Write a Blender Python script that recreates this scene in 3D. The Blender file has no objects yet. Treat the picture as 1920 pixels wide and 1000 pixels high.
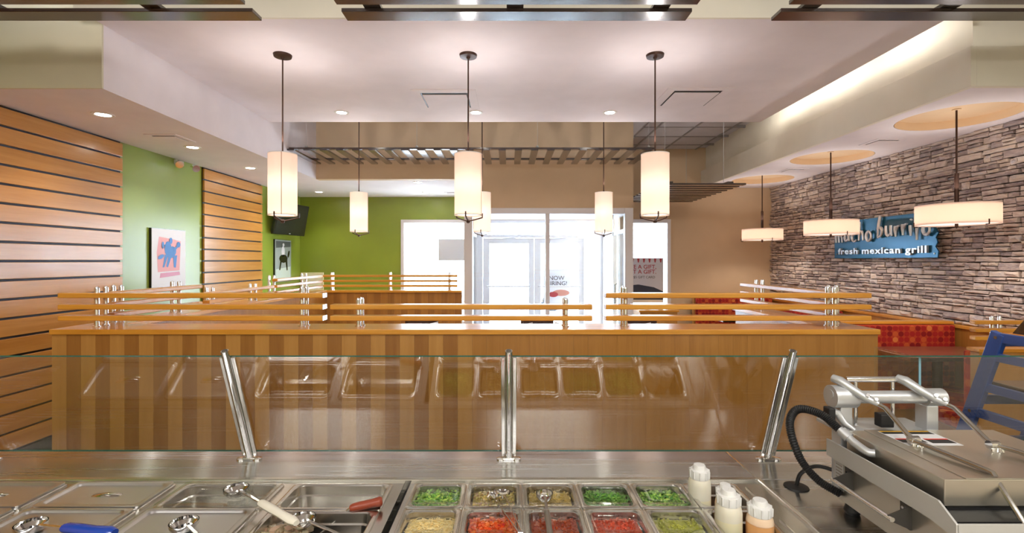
import bpy, math, random
from mathutils import Vector, Matrix
random.seed(7)
R = math.radians
PI = math.pi
scn = bpy.context.scene
COL = scn.collection
EYE = 1.63                                   # camera height; +Y looks into the room

# ------------------------------------------------------------------ camera, world, exposure
cam_d = bpy.data.cameras.new('camera'); cam = bpy.data.objects.new('camera', cam_d); COL.objects.link(cam)
cam.location = (0, 0, EYE); cam.rotation_euler = (R(90), 0, 0)
cam_d.sensor_width = 36; cam_d.lens = 36 * 920 / 1920
cam_d.shift_x = 7 / 1920; cam_d.shift_y = -11 / 1920
cam_d.clip_start = 0.02; cam_d.clip_end = 300
scn.camera = cam
scn.view_settings.view_transform = 'Standard'
scn.view_settings.look = 'None'
scn.view_settings.gamma = 1
scn.view_settings.use_curve_mapping = False
scn.view_settings.exposure = 0.6

world = bpy.data.worlds.new('world'); scn.world = world; world.use_nodes = True
wn = world.node_tree; bgn = wn.nodes['Background']
bgn.inputs[0].default_value = (0.86, 0.93, 1.0, 1); bgn.inputs[1].default_value = 13.0
scn.cycles.use_denoising = True
scn.cycles.max_bounces = 10
scn.cycles.transparent_max_bounces = 24
scn.cycles.sample_clamp_indirect = 6.0
scn.cycles.caustics_reflective = False
scn.cycles.caustics_refractive = False

WARM = (1.0, 0.88, 0.76)
NEUT = (1.0, 0.97, 0.93)
def light(kind, loc, power, color, rot=(0, 0, 0), size=0.1, size_y=None, spot=None, blend=0.5):
    d = bpy.data.lights.new('light', kind); d.energy = power; d.color = color
    o = bpy.data.objects.new('light', d); COL.objects.link(o); o.location = loc; o.rotation_euler = rot
    if kind == 'AREA':
        d.size = size
        if size_y: d.shape = 'RECTANGLE'; d.size_y = size_y
    else:
        d.shadow_soft_size = size
    if kind == 'SPOT':
        d.spot_size = spot; d.spot_blend = blend
    return o
# unseen ceiling panels behind the camera, added to light the counter side
FILL_PANELS = [(-2.0, -0.9), (0.35, -0.9), (2.7, -0.9)]
FILL_PANEL_POWER = 31
DOWN_POWER = 24
PENDANT_EMIT = 1.6
PENDANT_POWER = 9
WASH_POWER = 1.3

# ------------------------------------------------------------------ mesh helpers
WP = {}
def wpos(o):
    return WP.get(o.name, Vector((0, 0, 0))) if o else Vector((0, 0, 0))

class MB:
    def __init__(s): s.v = []; s.f = []; s.sm = []
    def add(s, vs, fs, smooth=False):
        b = len(s.v); s.v += [tuple(v) for v in vs]
        s.f += [tuple(b + i for i in f) for f in fs]; s.sm += [smooth] * len(fs)
        return s
    def box(s, x0, x1, y0, y1, z0, z1):
        x0, x1 = min(x0, x1), max(x0, x1); y0, y1 = min(y0, y1), max(y0, y1); z0, z1 = min(z0, z1), max(z0, z1)
        v = [(x0,y0,z0),(x1,y0,z0),(x1,y1,z0),(x0,y1,z0),(x0,y0,z1),(x1,y0,z1),(x1,y1,z1),(x0,y1,z1)]
        return s.add(v, [(0,3,2,1),(4,5,6,7),(0,1,5,4),(1,2,6,5),(2,3,7,6),(3,0,4,7)])
    def bar(s, p0, p1, w, t, up=(0, 0, 1)):
        p0, p1 = Vector(p0), Vector(p1); d = (p1 - p0).normalized(); up = Vector(up)
        if abs(d.dot(up)) > .98: up = Vector((1, 0, 0))
        a = d.cross(up).normalized() * w / 2; b = a.cross(d).normalized() * t / 2
        v = [p0-a-b, p0+a-b, p0+a+b, p0-a+b, p1-a-b, p1+a-b, p1+a+b, p1-a+b]
        return s.add(v, [(0,1,2,3),(7,6,5,4),(0,4,5,1),(1,5,6,2),(2,6,7,3),(3,7,4,0)])
    def tube(s, pts, r, n=10, caps=True, ry=None):
        pts = [Vector(p) for p in pts]; m = len(pts)
        rs = r if isinstance(r, (list, tuple)) else [r] * m
        t0 = (pts[1] - pts[0]).normalized()
        up = Vector((0, 0, 1)) if abs(t0.z) < .9 else Vector((0, 1, 0))
        a = t0.cross(up).normalized(); loops = []
        for i, p in enumerate(pts):
            t = (pts[min(i+1, m-1)] - pts[max(i-1, 0)]).normalized()
            a = (a - t * a.dot(t)).normalized(); b = t.cross(a)
            loops.append([p + a * rs[i] * math.cos(2*PI*k/n) + b * (ry or 1) * rs[i] * math.sin(2*PI*k/n) for k in range(n)])
        return s.loft(loops, caps, caps)
    def cyl(s, p0, p1, r, n=16, r2=None):
        return s.tube([p0, p1], [r, r if r2 is None else r2], n)
    def loft(s, loops, cap0=True, cap1=True, smooth=True):
        n = len(loops[0]); v = [q for l in loops for q in l]; f = []
        for i in range(len(loops) - 1):
            for k in range(n):
                k2 = (k + 1) % n
                f.append((i*n+k, i*n+k2, (i+1)*n+k2, (i+1)*n+k))
        s.add(v, f, smooth)
        if cap0: s.add(loops[0], [tuple(range(n))[::-1]])
        if cap1: s.add(loops[-1], [tuple(range(n))])
        return s
    def lathe(s, prof, c=(0, 0, 0), n=24, sx=1, sy=1, caps=True):
        c = Vector(c)
        return s.loft([[c + Vector((r*sx*math.cos(2*PI*k/n), r*sy*math.sin(2*PI*k/n), z)) for k in range(n)] for r, z in prof], caps, caps)
    def prism(s, poly, f0, f1):
        a = [f0(x, y) for x, y in poly]; b = [f1(x, y) for x, y in poly]
        return s.loft([a, b], smooth=False)
    def mesh(s, name, origin=(0, 0, 0)):
        me = bpy.data.meshes.new(name); o = Vector(origin)
        me.from_pydata([Vector(v) - o for v in s.v], [], s.f)
        me.polygons.foreach_set('use_smooth', s.sm)
        me.validate(); me.update()
        if any(s.sm): me.set_sharp_from_angle(angle=R(38))
        return me

def place(me, name, mat, parent=None, world=None, bevel=0):
    o = bpy.data.objects.new(name, me); COL.objects.link(o)
    if mat and not me.materials: me.materials.append(mat)
    w = Vector(world) if world is not None else wpos(parent)
    if parent: o.parent = parent; o.location = w - wpos(parent)
    else: o.location = w
    WP[o.name] = w
    if bevel:
        m = o.modifiers.new('bevel', 'BEVEL'); m.width = bevel; m.segments = 2; m.limit_method = 'ANGLE'; m.angle_limit = R(40)
    return o
def build(mb, name, mat, parent=None, origin=None, bevel=0):
    """mb holds world coordinates; origin = world point of the object's origin"""
    w = Vector(origin) if origin is not None else wpos(parent)
    return place(mb.mesh(name, w), name, mat, parent, w, bevel)
def local(mb, name, mat, parent, bevel=0):
    o = place(mb.mesh(name), name, mat, None, (0, 0, 0), bevel); o.parent = parent; o.location = (0, 0, 0)
    return o
def tag(o, label=None, cat=None, group=None, kind=None):
    if label: o['label'] = label
    if cat: o['category'] = cat
    if group: o['group'] = group
    if kind: o['kind'] = kind
    return o
def thing(name, label, cat, loc, group=None, rot=None):
    o = bpy.data.objects.new(name, None); COL.objects.link(o); o.location = loc; o.empty_display_size = .05
    if rot: o.rotation_euler = rot
    WP[o.name] = Vector(loc)
    return tag(o, label, cat, group)
def struct(mb, name, mat, parent=None, bevel=0, label=None):
    o = build(mb, name, mat, parent, bevel=bevel)
    if not parent: o['kind'] = 'structure'
    if label: o['label'] = label
    return o
def copy_tree(o, parent=None):
    c = o.copy(); COL.objects.link(c)
    if parent: c.parent = parent
    for ch in list(o.children): copy_tree(ch, c)
    return c
def plate(outer, holes, z0, z1, name='plate'):
    """flat plate in XY with holes, from a filled 2D curve"""
    cu = bpy.data.curves.new('tmp', 'CURVE'); cu.dimensions = '2D'; cu.fill_mode = 'BOTH'; cu.extrude = abs(z1 - z0) / 2
    for poly in [outer] + holes:
        sp = cu.splines.new('POLY'); sp.points.add(len(poly) - 1)
        for p, q in zip(sp.points, poly): p.co = (q[0], q[1], 0, 1)
        sp.use_cyclic_u = True
    ob = bpy.data.objects.new('tmp', cu); COL.objects.link(ob)
    dg = bpy.context.evaluated_depsgraph_get(); me = bpy.data.meshes.new_from_object(ob.evaluated_get(dg))
    bpy.data.objects.remove(ob)
    me.name = name; me.transform(Matrix.Translation((0, 0, (z0 + z1) / 2))); me.materials.clear()
    for p in me.polygons: p.use_smooth = False
    return me
def text_mesh(txt, size, ext, name='lettering', align='LEFT', bold=0.0, sx=1.0, spacing=1.0):
    cu = bpy.data.curves.new('tmp', 'FONT'); cu.body = txt; cu.size = size; cu.extrude = ext; cu.align_x = align
    cu.offset = bold; cu.space_character = spacing; cu.resolution_u = 3
    ob = bpy.data.objects.new('tmp', cu); COL.objects.link(ob)
    dg = bpy.context.evaluated_depsgraph_get(); me = bpy.data.meshes.new_from_object(ob.evaluated_get(dg))
    bpy.data.objects.remove(ob); me.name = name; me.materials.clear()
    if sx != 1: me.transform(Matrix.Diagonal((sx, 1, 1, 1)))
    return me
def rrect(w, h, r, cx=0, cy=0, z=None, n=5):
    pts = []
    for qx, qy, a0 in ((1, 1, 0), (-1, 1, 90), (-1, -1, 180), (1, -1, 270)):
        for i in range(n + 1):
            a = R(a0 + 90 * i / n)
            x = cx + qx * (w/2 - r) + r * math.cos(a); y = cy + qy * (h/2 - r) + r * math.sin(a)
            pts.append((x, y) if z is None else (x, y, z))
    return pts
def ell(w, h, z, cx=0, cy=0, n=5):
    N = 4 * (n + 1); pts = []
    for q in range(4):
        for i in range(n + 1):
            a = R(90 * q + 90 * i / n * .98 + .9); pts.append((cx + w/2*math.cos(a), cy + h/2*math.sin(a), z))
    return pts

# ------------------------------------------------------------------ materials
def mat(name, color=(.8, .8, .8), rough=.5, metal=0, spec=.5, emit=None, estr=1, aniso=0, coat=0):
    m = bpy.data.materials.new(name); m.use_nodes = True; b = m.node_tree.nodes['Principled BSDF']
    b.inputs['Base Color'].default_value = (*color, 1); b.inputs['Roughness'].default_value = rough
    b.inputs['Metallic'].default_value = metal; b.inputs['Specular IOR Level'].default_value = spec
    b.inputs['Anisotropic'].default_value = aniso
    b.inputs['Coat Weight'].default_value = coat; b.inputs['Coat Roughness'].default_value = .12
    if emit: b.inputs['Emission Color'].default_value = (*emit, 1); b.inputs['Emission Strength'].default_value = estr
    return m
def N(m, t, **kw):
    n = m.node_tree.nodes.new(t)
    for k, v in kw.items(): setattr(n, k, v)
    return n
def L(m, a, b): m.node_tree.links.new(a, b)
def bsdf(m): return m.node_tree.nodes['Principled BSDF']
def noise(m, scale, detail=4, stretch=(1, 1, 1), coord='Object', rough=.55):
    tc = N(m, 'ShaderNodeTexCoord'); mp = N(m, 'ShaderNodeMapping'); mp.inputs['Scale'].default_value = stretch
    L(m, tc.outputs[coord], mp.inputs[0]); nz = N(m, 'ShaderNodeTexNoise')
    nz.inputs['Scale'].default_value = scale; nz.inputs['Detail'].default_value = detail; nz.inputs['Roughness'].default_value = rough
    L(m, mp.outputs[0], nz.inputs['Vector']); return nz
def ramp(m, stops, fac):
    r = N(m, 'ShaderNodeValToRGB'); e = r.color_ramp.elements
    while len(e) < len(stops): e.new(.5)
    for x, (p, c) in zip(e, stops): x.position = p; x.color = (*c, 1)
    L(m, fac, r.inputs[0]); return r
def bump(m, h, strength=.2, dist=.01):
    b = N(m, 'ShaderNodeBump'); b.inputs['Strength'].default_value = strength; b.inputs['Distance'].default_value = dist
    L(m, h, b.inputs['Height']); L(m, b.outputs[0], bsdf(m).inputs['Normal'])

def paint(name, c, rough=.55, var=.04, bs=.08):
    m = mat(name, c, rough); nz = noise(m, 2.5, 3)
    r = ramp(m, [(.3, tuple(x*(1-var) for x in c)), (.7, tuple(min(1, x*(1+var)) for x in c))], nz.outputs[0]); L(m, r.outputs[0], bsdf(m).inputs['Base Color'])
    n2 = noise(m, 160, 2); bump(m, n2.outputs[0], bs, .002); return m
def wood(name, dark, lite, axis='x', rough=.32, grain=14, rnd=.25, coat=.35):
    """veneer: long grain along axis; a per-board shade from the object's random value"""
    m = mat(name, lite, rough, coat=coat); bsdf(m).inputs['Coat Roughness'].default_value = .16; st = {'x': (.35, 6, 6), 'y': (6, .35, 6), 'z': (6, 6, .35)}[axis]
    oi = N(m, 'ShaderNodeObjectInfo'); tc = N(m, 'ShaderNodeTexCoord'); off = N(m, 'ShaderNodeVectorMath', operation='MULTIPLY_ADD')
    cmb = N(m, 'ShaderNodeCombineXYZ')
    for i in range(3): L(m, oi.outputs['Random'], cmb.inputs[i])
    L(m, cmb.outputs[0], off.inputs[0]); off.inputs[1].default_value = (17, 23, 31); L(m, tc.outputs['Object'], off.inputs[2])
    mp = N(m, 'ShaderNodeMapping'); mp.inputs['Scale'].default_value = st; L(m, off.outputs[0], mp.inputs[0])
    n1 = N(m, 'ShaderNodeTexNoise'); n1.inputs['Scale'].default_value = grain*.28; n1.inputs['Detail'].default_value = 5; n1.inputs['Distortion'].default_value = .8
    n2 = N(m, 'ShaderNodeTexNoise'); n2.inputs['Scale'].default_value = grain*2.2; n2.inputs['Detail'].default_value = 3
    L(m, mp.outputs[0], n1.inputs['Vector']); L(m, mp.outputs[0], n2.inputs['Vector'])
    mx = N(m, 'ShaderNodeMath', operation='MULTIPLY_ADD'); L(m, n2.outputs[0], mx.inputs[0]); mx.inputs[1].default_value = .3; L(m, n1.outputs[0], mx.inputs[2])
    m2 = N(m, 'ShaderNodeMath', operation='MULTIPLY_ADD'); L(m, oi.outputs['Random'], m2.inputs[0]); m2.inputs[1].default_value = rnd; L(m, mx.outputs[0], m2.inputs[2])
    r = ramp(m, [(.38 + rnd*.2, dark), (.9 + rnd*.6, lite)] if rnd else [(.4, dark), (.9, lite)], m2.outputs[0])
    L(m, r.outputs[0], bsdf(m).inputs['Base Color']); bump(m, n2.outputs[0], .06, .002); return m
def brushed(name, c=(.66, .66, .655), rough=.25, aniso=1.0):
    m = mat(name, c, rough, 1, aniso=aniso); nz = noise(m, 1.0, 3, (1.5, 60, 60))
    tg = N(m, 'ShaderNodeTangent', direction_type='RADIAL', axis='X'); L(m, tg.outputs[0], bsdf(m).inputs['Tangent'])
    r = ramp(m, [(.2, (rough*.85,)*3), (.8, (rough*1.2,)*3)], nz.outputs[0]); L(m, r.outputs[0], bsdf(m).inputs['Roughness'])
    r2 = ramp(m, [(.3, tuple(x*.9 for x in c)), (.7, c)], nz.outputs[0]); L(m, r2.outputs[0], bsdf(m).inputs['Base Color'])
    return m
def glassy(name, tint=(.95, .98, .96), refl=1.0, rough=0.0, ior=1.5):
    m = bpy.data.materials.new(name); m.use_nodes = True; nt = m.node_tree; nt.nodes.clear()
    o = N(m, 'ShaderNodeOutputMaterial'); mx = N(m, 'ShaderNodeMixShader'); t = N(m, 'ShaderNodeBsdfTransparent'); g = N(m, 'ShaderNodeBsdfGlossy')
    ge = N(m, 'ShaderNodeNewGeometry'); dt = N(m, 'ShaderNodeVectorMath', operation='DOT_PRODUCT'); L(m, ge.outputs['Incoming'], dt.inputs[0]); L(m, ge.outputs['Normal'], dt.inputs[1])
    ab = N(m, 'ShaderNodeMath', operation='ABSOLUTE'); L(m, dt.outputs['Value'], ab.inputs[0])
    sb = N(m, 'ShaderNodeMath', operation='SUBTRACT'); sb.inputs[0].default_value = 1; L(m, ab.outputs[0], sb.inputs[1])
    pw = N(m, 'ShaderNodeMath', operation='POWER'); L(m, sb.outputs[0], pw.inputs[0]); pw.inputs[1].default_value = 5
    r0 = .042*refl
    ml = N(m, 'ShaderNodeMath', operation='MULTIPLY_ADD'); L(m, pw.outputs[0], ml.inputs[0]); ml.inputs[1].default_value = 1-r0; ml.inputs[2].default_value = r0; ml.use_clamp = True
    t.inputs[0].default_value = (*tint, 1); g.inputs['Roughness'].default_value = rough
    L(m, ml.outputs[0], mx.inputs[0]); L(m, t.outputs[0], mx.inputs[1]); L(m, g.outputs[0], mx.inputs[2]); L(m, mx.outputs[0], o.inputs[0])
    return m
def island_mat(name, cols, rough=.5, spec=.5):
    m = mat(name, cols[0], rough, spec=spec); g = N(m, 'ShaderNodeNewGeometry')
    st = [(i / max(1, len(cols) - 1), c) for i, c in enumerate(cols)]
    r = ramp(m, st, g.outputs['Random Per Island']); L(m, r.outputs[0], bsdf(m).inputs['Base Color']); return m

M = {}
M['ceil'] = paint('ceiling_paint', (.90, .84, .86), .7)
M['cream'] = paint('cream_paint', (.88, .83, .70), .6)
M['khaki'] = paint('khaki_paint', (.74, .69, .52), .6)
M['tan'] = paint('tan_paint', (.70, .52, .33), .55)
M['ochre'] = paint('ochre_paint', (.78, .57, .36), .6)
M['green'] = paint('green_paint', (.25, .32, .03), .3); bsdf(M['green']).inputs['Coat Weight'].default_value = .5; bsdf(M['green']).inputs['Coat Roughness'].default_value = .3
M['tile'] = paint('ceiling_tile', (.62, .60, .62), .8, .06, .5)
M['grid'] = mat('grid_metal', (.32, .30, .30), .5)
M['plank'] = wood('honey_plank', (.46, .19, .035), (.62, .285, .065), 'y', .27, 9, .12, .5)
M['veneer_l'] = wood('veneer_light', (.47, .22, .050), (.57, .285, .072), 'z', .36, 12, .0)
M['veneer_d'] = wood('veneer_dark', (.30, .12, .024), (.39, .17, .036), 'z', .36, 12, .0)
M['veneer_m'] = wood('veneer_even', (.37, .155, .028), (.48, .22, .046), 'z', .36, 12, .03)
M['gold'] = wood('golden_oak', (.62, .24, .02), (.88, .42, .06), 'x', .28, 12, .1)
M['gold_y'] = wood('golden_oak_y', (.55, .22, .03), (.80, .38, .07), 'y', .28, 12, .1)
M['walnut'] = wood('walnut', (.16, .05, .03), (.30, .11, .06), 'x', .3, 12, .1)
M['espresso'] = wood('espresso', (.025, .013, .010), (.06, .032, .025), 'x', .22, 12, .1, 1.0)
M['espresso_y'] = wood('espresso_y', (.020, .011, .008), (.045, .025, .02), 'y', .22, 12, .1, 1.0)
M['steel'] = brushed('brushed_steel')
M['steel2'] = mat('satin_steel', (.70, .69, .66), .22, 1)
M['chrome'] = mat('chrome', (.80, .80, .80), .1, 1)
M['lidsteel'] = mat('lid_steel', (.72, .72, .73), .3, 1)
M['gsteel'] = mat('grill_steel', (.66, .63, .56), .32, 1)
M['bracket'] = mat('bracket_steel', (.07, .065, .06), .4, .3)
M['guardp'] = mat('guard_plate', (.64, .64, .62), .45, .5)
M['dsteel'] = mat('dark_steel', (.34, .32, .29), .3, 1)
M['alu'] = mat('cast_aluminium', (.62, .64, .66), .4, .6)
M['bronze'] = mat('bronze_metal', (.07, .035, .025), .4, .7)
M['black'] = mat('black_rubber', (.012, .012, .013), .5)
M['blackp'] = mat('black_gloss', (.01, .01, .01), .15)
M['white'] = mat('white_enamel', (.85, .85, .85), .4)
M['frame'] = mat('window_frame', (.78, .76, .78), .35, .1)
M['glass'] = glassy('window_glass', (.93, .97, 1.0), 1.0)
M['guard'] = glassy('sneeze_glass', (.95, .965, .94), 2.9)
M['edge'] = mat('glass_edge', (.02, .12, .09), .15)
M['plastic'] = glassy('clear_plastic', (.93, .94, .93), 2.6, .06)
def shade_mat(name, col, emit, estr, mixf=.55):
    m = bpy.data.materials.new(name); m.use_nodes = True; m.node_tree.nodes.clear()
    o = N(m, 'ShaderNodeOutputMaterial'); d = N(m, 'ShaderNodeBsdfDiffuse'); t = N(m, 'ShaderNodeBsdfTranslucent'); e = N(m, 'ShaderNodeEmission')
    mx = N(m, 'ShaderNodeMixShader'); ad = N(m, 'ShaderNodeAddShader'); mx.inputs[0].default_value = mixf
    d.inputs[0].default_value = (*col, 1); t.inputs[0].default_value = (*col, 1); e.inputs[0].default_value = (*emit, 1); e.inputs[1].default_value = estr
    L(m, d.outputs[0], mx.inputs[1]); L(m, t.outputs[0], mx.inputs[2]); L(m, mx.outputs[0], ad.inputs[0]); L(m, e.outputs[0], ad.inputs[1]); L(m, ad.outputs[0], o.inputs[0]); return m
M['shade'] = shade_mat('pendant_shade', (.90, .78, .70), (1, .76, .62), .10)
M['drum'] = shade_mat('drum_shade', (.88, .70, .60), (1, .70, .54), .10)
M['diff'] = mat('lamp_diffuser', (.95, .9, .8), .6, emit=(1, .90, .78), estr=1.6)
M['ddiff'] = mat('drum_diffuser', (.95, .9, .8), .6, emit=(1, .84, .72), estr=.8)
M['lamp'] = mat('downlight_lens', (1, 1, 1), .5, emit=(1, .94, .84), estr=30)
M['fill_glow'] = mat('fill_lens', (1, 1, 1), .5, emit=(1, .96, .9), estr=7)
M['tvscreen'] = mat('tv_screen', (.012, .012, .008), .2)
M['paper'] = mat('paper', (.86, .85, .86), .6)
M['cream_board'] = mat('cream_board', (.85, .78, .50), .6)
M['blue'] = mat('blue_reflection', (.035, .11, .42), .3, coat=.4)  # blue reflection on dark brown wood, put into the base colour
M['bluegrip'] = mat('blue_grip', (.01, .06, .42), .25, coat=.5)
M['whitegrip'] = mat('ivory_grip', (.88, .84, .72), .35)
M['redgrip'] = mat('brick_grip', (.30, .055, .025), .35)
M['floor'] = paint('floor_tile', (.50, .43, .38), .35, .15)
M['asphalt'] = paint('asphalt', (.75, .76, .78), .8, .1)
M['wellblack'] = mat('well_gap', (.01, .01, .01), .6)

# fabric with a dotted flower pattern
def fabric():
    m = mat('red_dotted_fabric', (.5, .03, .02), .8)
    tc = N(m, 'ShaderNodeNewGeometry'); sx = N(m, 'ShaderNodeSeparateXYZ'); L(m, tc.outputs['Position'], sx.inputs[0])
    ad = N(m, 'ShaderNodeMath', operation='ADD'); L(m, sx.outputs[0], ad.inputs[0]); L(m, sx.outputs[1], ad.inputs[1])
    cb = N(m, 'ShaderNodeCombineXYZ'); L(m, ad.outputs[0], cb.inputs[0]); L(m, sx.outputs[2], cb.inputs[1])
    v = N(m, 'ShaderNodeTexVoronoi', voronoi_dimensions='2D'); v.inputs['Randomness'].default_value = 0; v.inputs['Scale'].default_value = 19
    L(m, cb.outputs[0], v.inputs['Vector'])
    r = ramp(m, [(0, (.26, .004, .004)), (.35, (.40, .012, .008)), (.68, (.60, .10, .02)), (.85, (.72, .21, .045))], v.outputs['Color'])
    r.color_ramp.interpolation = 'CONSTANT'
    lt = N(m, 'ShaderNodeMath', operation='LESS_THAN'); lt.inputs[1].default_value = .47; L(m, v.outputs['Distance'], lt.inputs[0])
    mx = N(m, 'ShaderNodeMix', data_type='RGBA'); L(m, lt.outputs[0], mx.inputs[0]); mx.inputs[6].default_value = (.50, .05, .012, 1); L(m, r.outputs[0], mx.inputs[7])
    L(m, mx.outputs[2], bsdf(m).inputs['Base Color']); return m
M['fabric'] = fabric()
def stone_mat():
    m = mat('ledge_stone', (.4, .3, .25), .8, spec=.3)
    g = N(m, 'ShaderNodeNewGeometry'); oi = N(m, 'ShaderNodeObjectInfo')
    ad = N(m, 'ShaderNodeMath', operation='ADD'); L(m, g.outputs['Random Per Island'], ad.inputs[0]); L(m, oi.outputs['Random'], ad.inputs[1])
    fr = N(m, 'ShaderNodeMath', operation='FRACT'); L(m, ad.outputs[0], fr.inputs[0])
    tc = N(m, 'ShaderNodeNewGeometry'); mp = N(m, 'ShaderNodeMapping'); mp.inputs['Scale'].default_value = (4, 4, 12); L(m, tc.outputs['Position'], mp.inputs[0])
    nz = N(m, 'ShaderNodeTexNoise'); nz.inputs['Scale'].default_value = 2.4; nz.inputs['Detail'].default_value = 6; nz.inputs['Roughness'].default_value = .65; L(m, mp.outputs[0], nz.inputs['Vector'])
    ma = N(m, 'ShaderNodeMath', operation='MULTIPLY_ADD'); L(m, fr.outputs[0], ma.inputs[0]); ma.inputs[1].default_value = .5
    m3 = N(m, 'ShaderNodeMath', operation='MULTIPLY_ADD'); L(m, nz.outputs[0], m3.inputs[0]); m3.inputs[1].default_value = 1.0; m3.inputs[2].default_value = -.25
    L(m, m3.outputs[0], ma.inputs[2])
    r = ramp(m, [(.12, (.24, .195, .20)), (.32, (.40, .325, .31)), (.5, (.58, .47, .42)), (.68, (.70, .58, .49)), (.85, (.52, .47, .49))], ma.outputs[0])
    L(m, r.outputs[0], bsdf(m).inputs['Base Color'])
    n2 = N(m, 'ShaderNodeTexNoise'); n2.inputs['Scale'].default_value = 14; n2.inputs['Detail'].default_value = 5; L(m, mp.outputs[0], n2.inputs['Vector']); bump(m, n2.outputs[0], .5, .012)
    return m
M['stone'] = stone_mat()

# ------------------------------------------------------------------ room shell
XL, XR = -3.86, 4.28          # left and right walls
SOFF, CEN, HIGH, TOP = 2.81, 3.25, 3.44, 3.66
YB, YBR, YV = 9.1, 7.95, 7.1  # back wall, its right-hand piece, vestibule front
struct(MB().box(XL-.2, XR+.2, -3.2, YB+.2, -.1, 0), 'floor', M['floor'])
wl = struct(MB().box(XL-.15, XL, -3.2, YB+.15, 0, 3.6), 'wall_left', M['green'])
wr = struct(MB().box(XR, XR+.15, -3.2, YBR+.15, 0, 3.6), 'wall_right', M['khaki'])
struct(MB().box(XL, XR, -3.2, -3.05, 0, 3.6), 'wall_kitchen', M['cream'])
# back wall left piece, green, with window opening X -1.99..-.72, z .45..2.39
WX0, WX1, WZ0, WZ1 = -1.99, -.70, .45, 2.39
wb = MB().box(XL, WX0, YB, YB+.15, 0, 3.6).box(WX0, -.64, YB, YB+.15, WZ1, 3.6).box(WX0, -.64, YB, YB+.15, 0, WZ0).box(WX1, -.64, YB, YB+.15, WZ0, WZ1)
struct(wb, 'wall_back', M['green'])
struct(MB().box(-.64, 1.95, YB, YB+.15, 2.385, 3.6), 'wall_back.001', M['tan'])
# back wall right piece, tan, with window
RX0, RX1, RZ0, RZ1 = 1.90, 2.63, .30, 2.30
wbr = MB().box(1.81, RX0, YBR, YBR+.15, 0, 3.6).box(RX0, RX1, YBR, YBR+.15, RZ1, 3.6).box(RX0, RX1, YBR, YBR+.15, 0, RZ0).box(RX1, XR+.15, YBR, YBR+.15, 0, 3.6)
struct(wbr, 'wall_back_right', M['tan'])
# bulkhead over the vestibule and the left bay
struct(MB().box(-2.78, 1.81, YV, YV+.12, SOFF, TOP).box(-.64, 1.81, YV, YV+.12, 2.394, SOFF), 'wall_bulkhead', M['tan'])
struct(MB().box(1.69, 1.81, YV+.12, YBR, 2.394, HIGH), 'wall_vestibule', M['tan'])
# ceilings
struct(MB().box(XL, XR, -3.1, 3.29, HIGH+.02, HIGH+.12).box(1.83, XR, 3.29, YB, HIGH+.02, HIGH+.12), 'ceiling', M['tile'])
struct(MB().box(XL, 1.83, 3.29, YB, TOP, TOP+.1).box(1.81, 1.83, 3.29, YV, HIGH, TOP), 'ceiling.006', M['tile'])
cc = struct(MB().box(-2.78, 2.94, 3.29, 5.73, CEN, CEN+.06), 'ceiling.001', M['ceil'], label='lowered pink-white ceiling over the middle of the room')
struct(MB().box(-2.9, 3.2, 3.27, 3.29, CEN, HIGH+.02), 'wall_fascia', M['cream'])
struct(MB().box(XL, -2.78, 3.37, YB, SOFF, TOP).box(-2.78, -.64, YV+.12, YB, SOFF, SOFF+.1), 'ceiling.002', M['ceil'], label='low soffit along the green wall')
struct(MB().box(XL, -2.78, 3.355, 3.37, SOFF, HIGH+.02), 'wall_soffit_left', M['khaki'])
# vestibule ceiling
struct(MB().box(-.64, 1.81, YV+.12, YB, 2.394, 2.45), 'ceiling.003', M['ceil'])
# right soffit: plate with three round recesses
DR = [(3.70, 4.05), (3.70, 5.63), (3.70, 7.15)]
circ = lambda c, r, n=48: [(c[0]+r*math.cos(2*PI*k/n), c[1]+r*math.sin(2*PI*k/n)) for k in range(n)]
me = plate([(3.14, 3.33), (XR, 3.33), (XR, YBR), (3.14, YBR)], [circ(c, .41) for c in DR], SOFF, SOFF+.07)
so = place(me, 'ceiling.004', M['ceil']); so['kind'] = 'structure'; so['label'] = 'low soffit along the stone wall with round recesses'
struct(MB().box(3.14, XR, 3.33, YBR, SOFF+.07, SOFF+.12), 'ceiling.005', M['ochre'])
for i, c in enumerate(DR):
    rg = MB(); n = 48
    rg.loft([[(c[0]+r*math.cos(2*PI*k/n), c[1]+r*math.sin(2*PI*k/n), z) for k in range(n)] for r, z in ((.41, SOFF+.001), (.41, SOFF+.07), (.405, SOFF+.07), (.405, SOFF+.001))], False, False)
    struct(rg, 'trim_%d' % (i+1), M['ochre'])
struct(MB().box(3.12, 3.16, 3.31, YBR, SOFF-.002, 3.08).box(3.16, XR, 3.31, 3.35, SOFF-.002, 3.08), 'trim_4', M['cream'], bevel=.002)
struct(MB().box(3.20, 3.26, 3.38, YBR, SOFF+.12, HIGH+.02).box(3.26, XR, 3.38, 3.44, SOFF+.12, HIGH+.02), 'wall_soffit_right', M['cream'])
# ceiling tiles of the high ceiling that show beyond the lowered one, with their metal grid
for ix in range(3):
    for iy in range(5):
        x0, y0 = 1.51 + .508*ix, 5.61 + .508*iy
        if y0 > 7.7: continue
        x1, y1 = min(x0+.508, 3.20), min(y0+.508, YBR); x0 = max(x0, 1.83)
        t = MB().box(x0+.012, x1-.012, y0+.012, y1-.012, HIGH-.004, HIGH+.018)
        build(t, 'ceiling_tile', M['tile'], bpy.data.objects['ceiling'], (x0, y0, HIGH), bevel=.002)
g = MB()
for ix in range(1, 4): g.box(1.498+.508*ix, 1.522+.508*ix, 5.4, YBR, HIGH-.012, HIGH+.019)
for iy in range(6):
    y = 5.61+.508*iy
    if y < YBR: g.box(1.832, 3.2, y-.012, y+.012, HIGH-.012, HIGH+.019)
build(g, 'ceiling_grid', M['grid'], bpy.data.objects['ceiling'])

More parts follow.
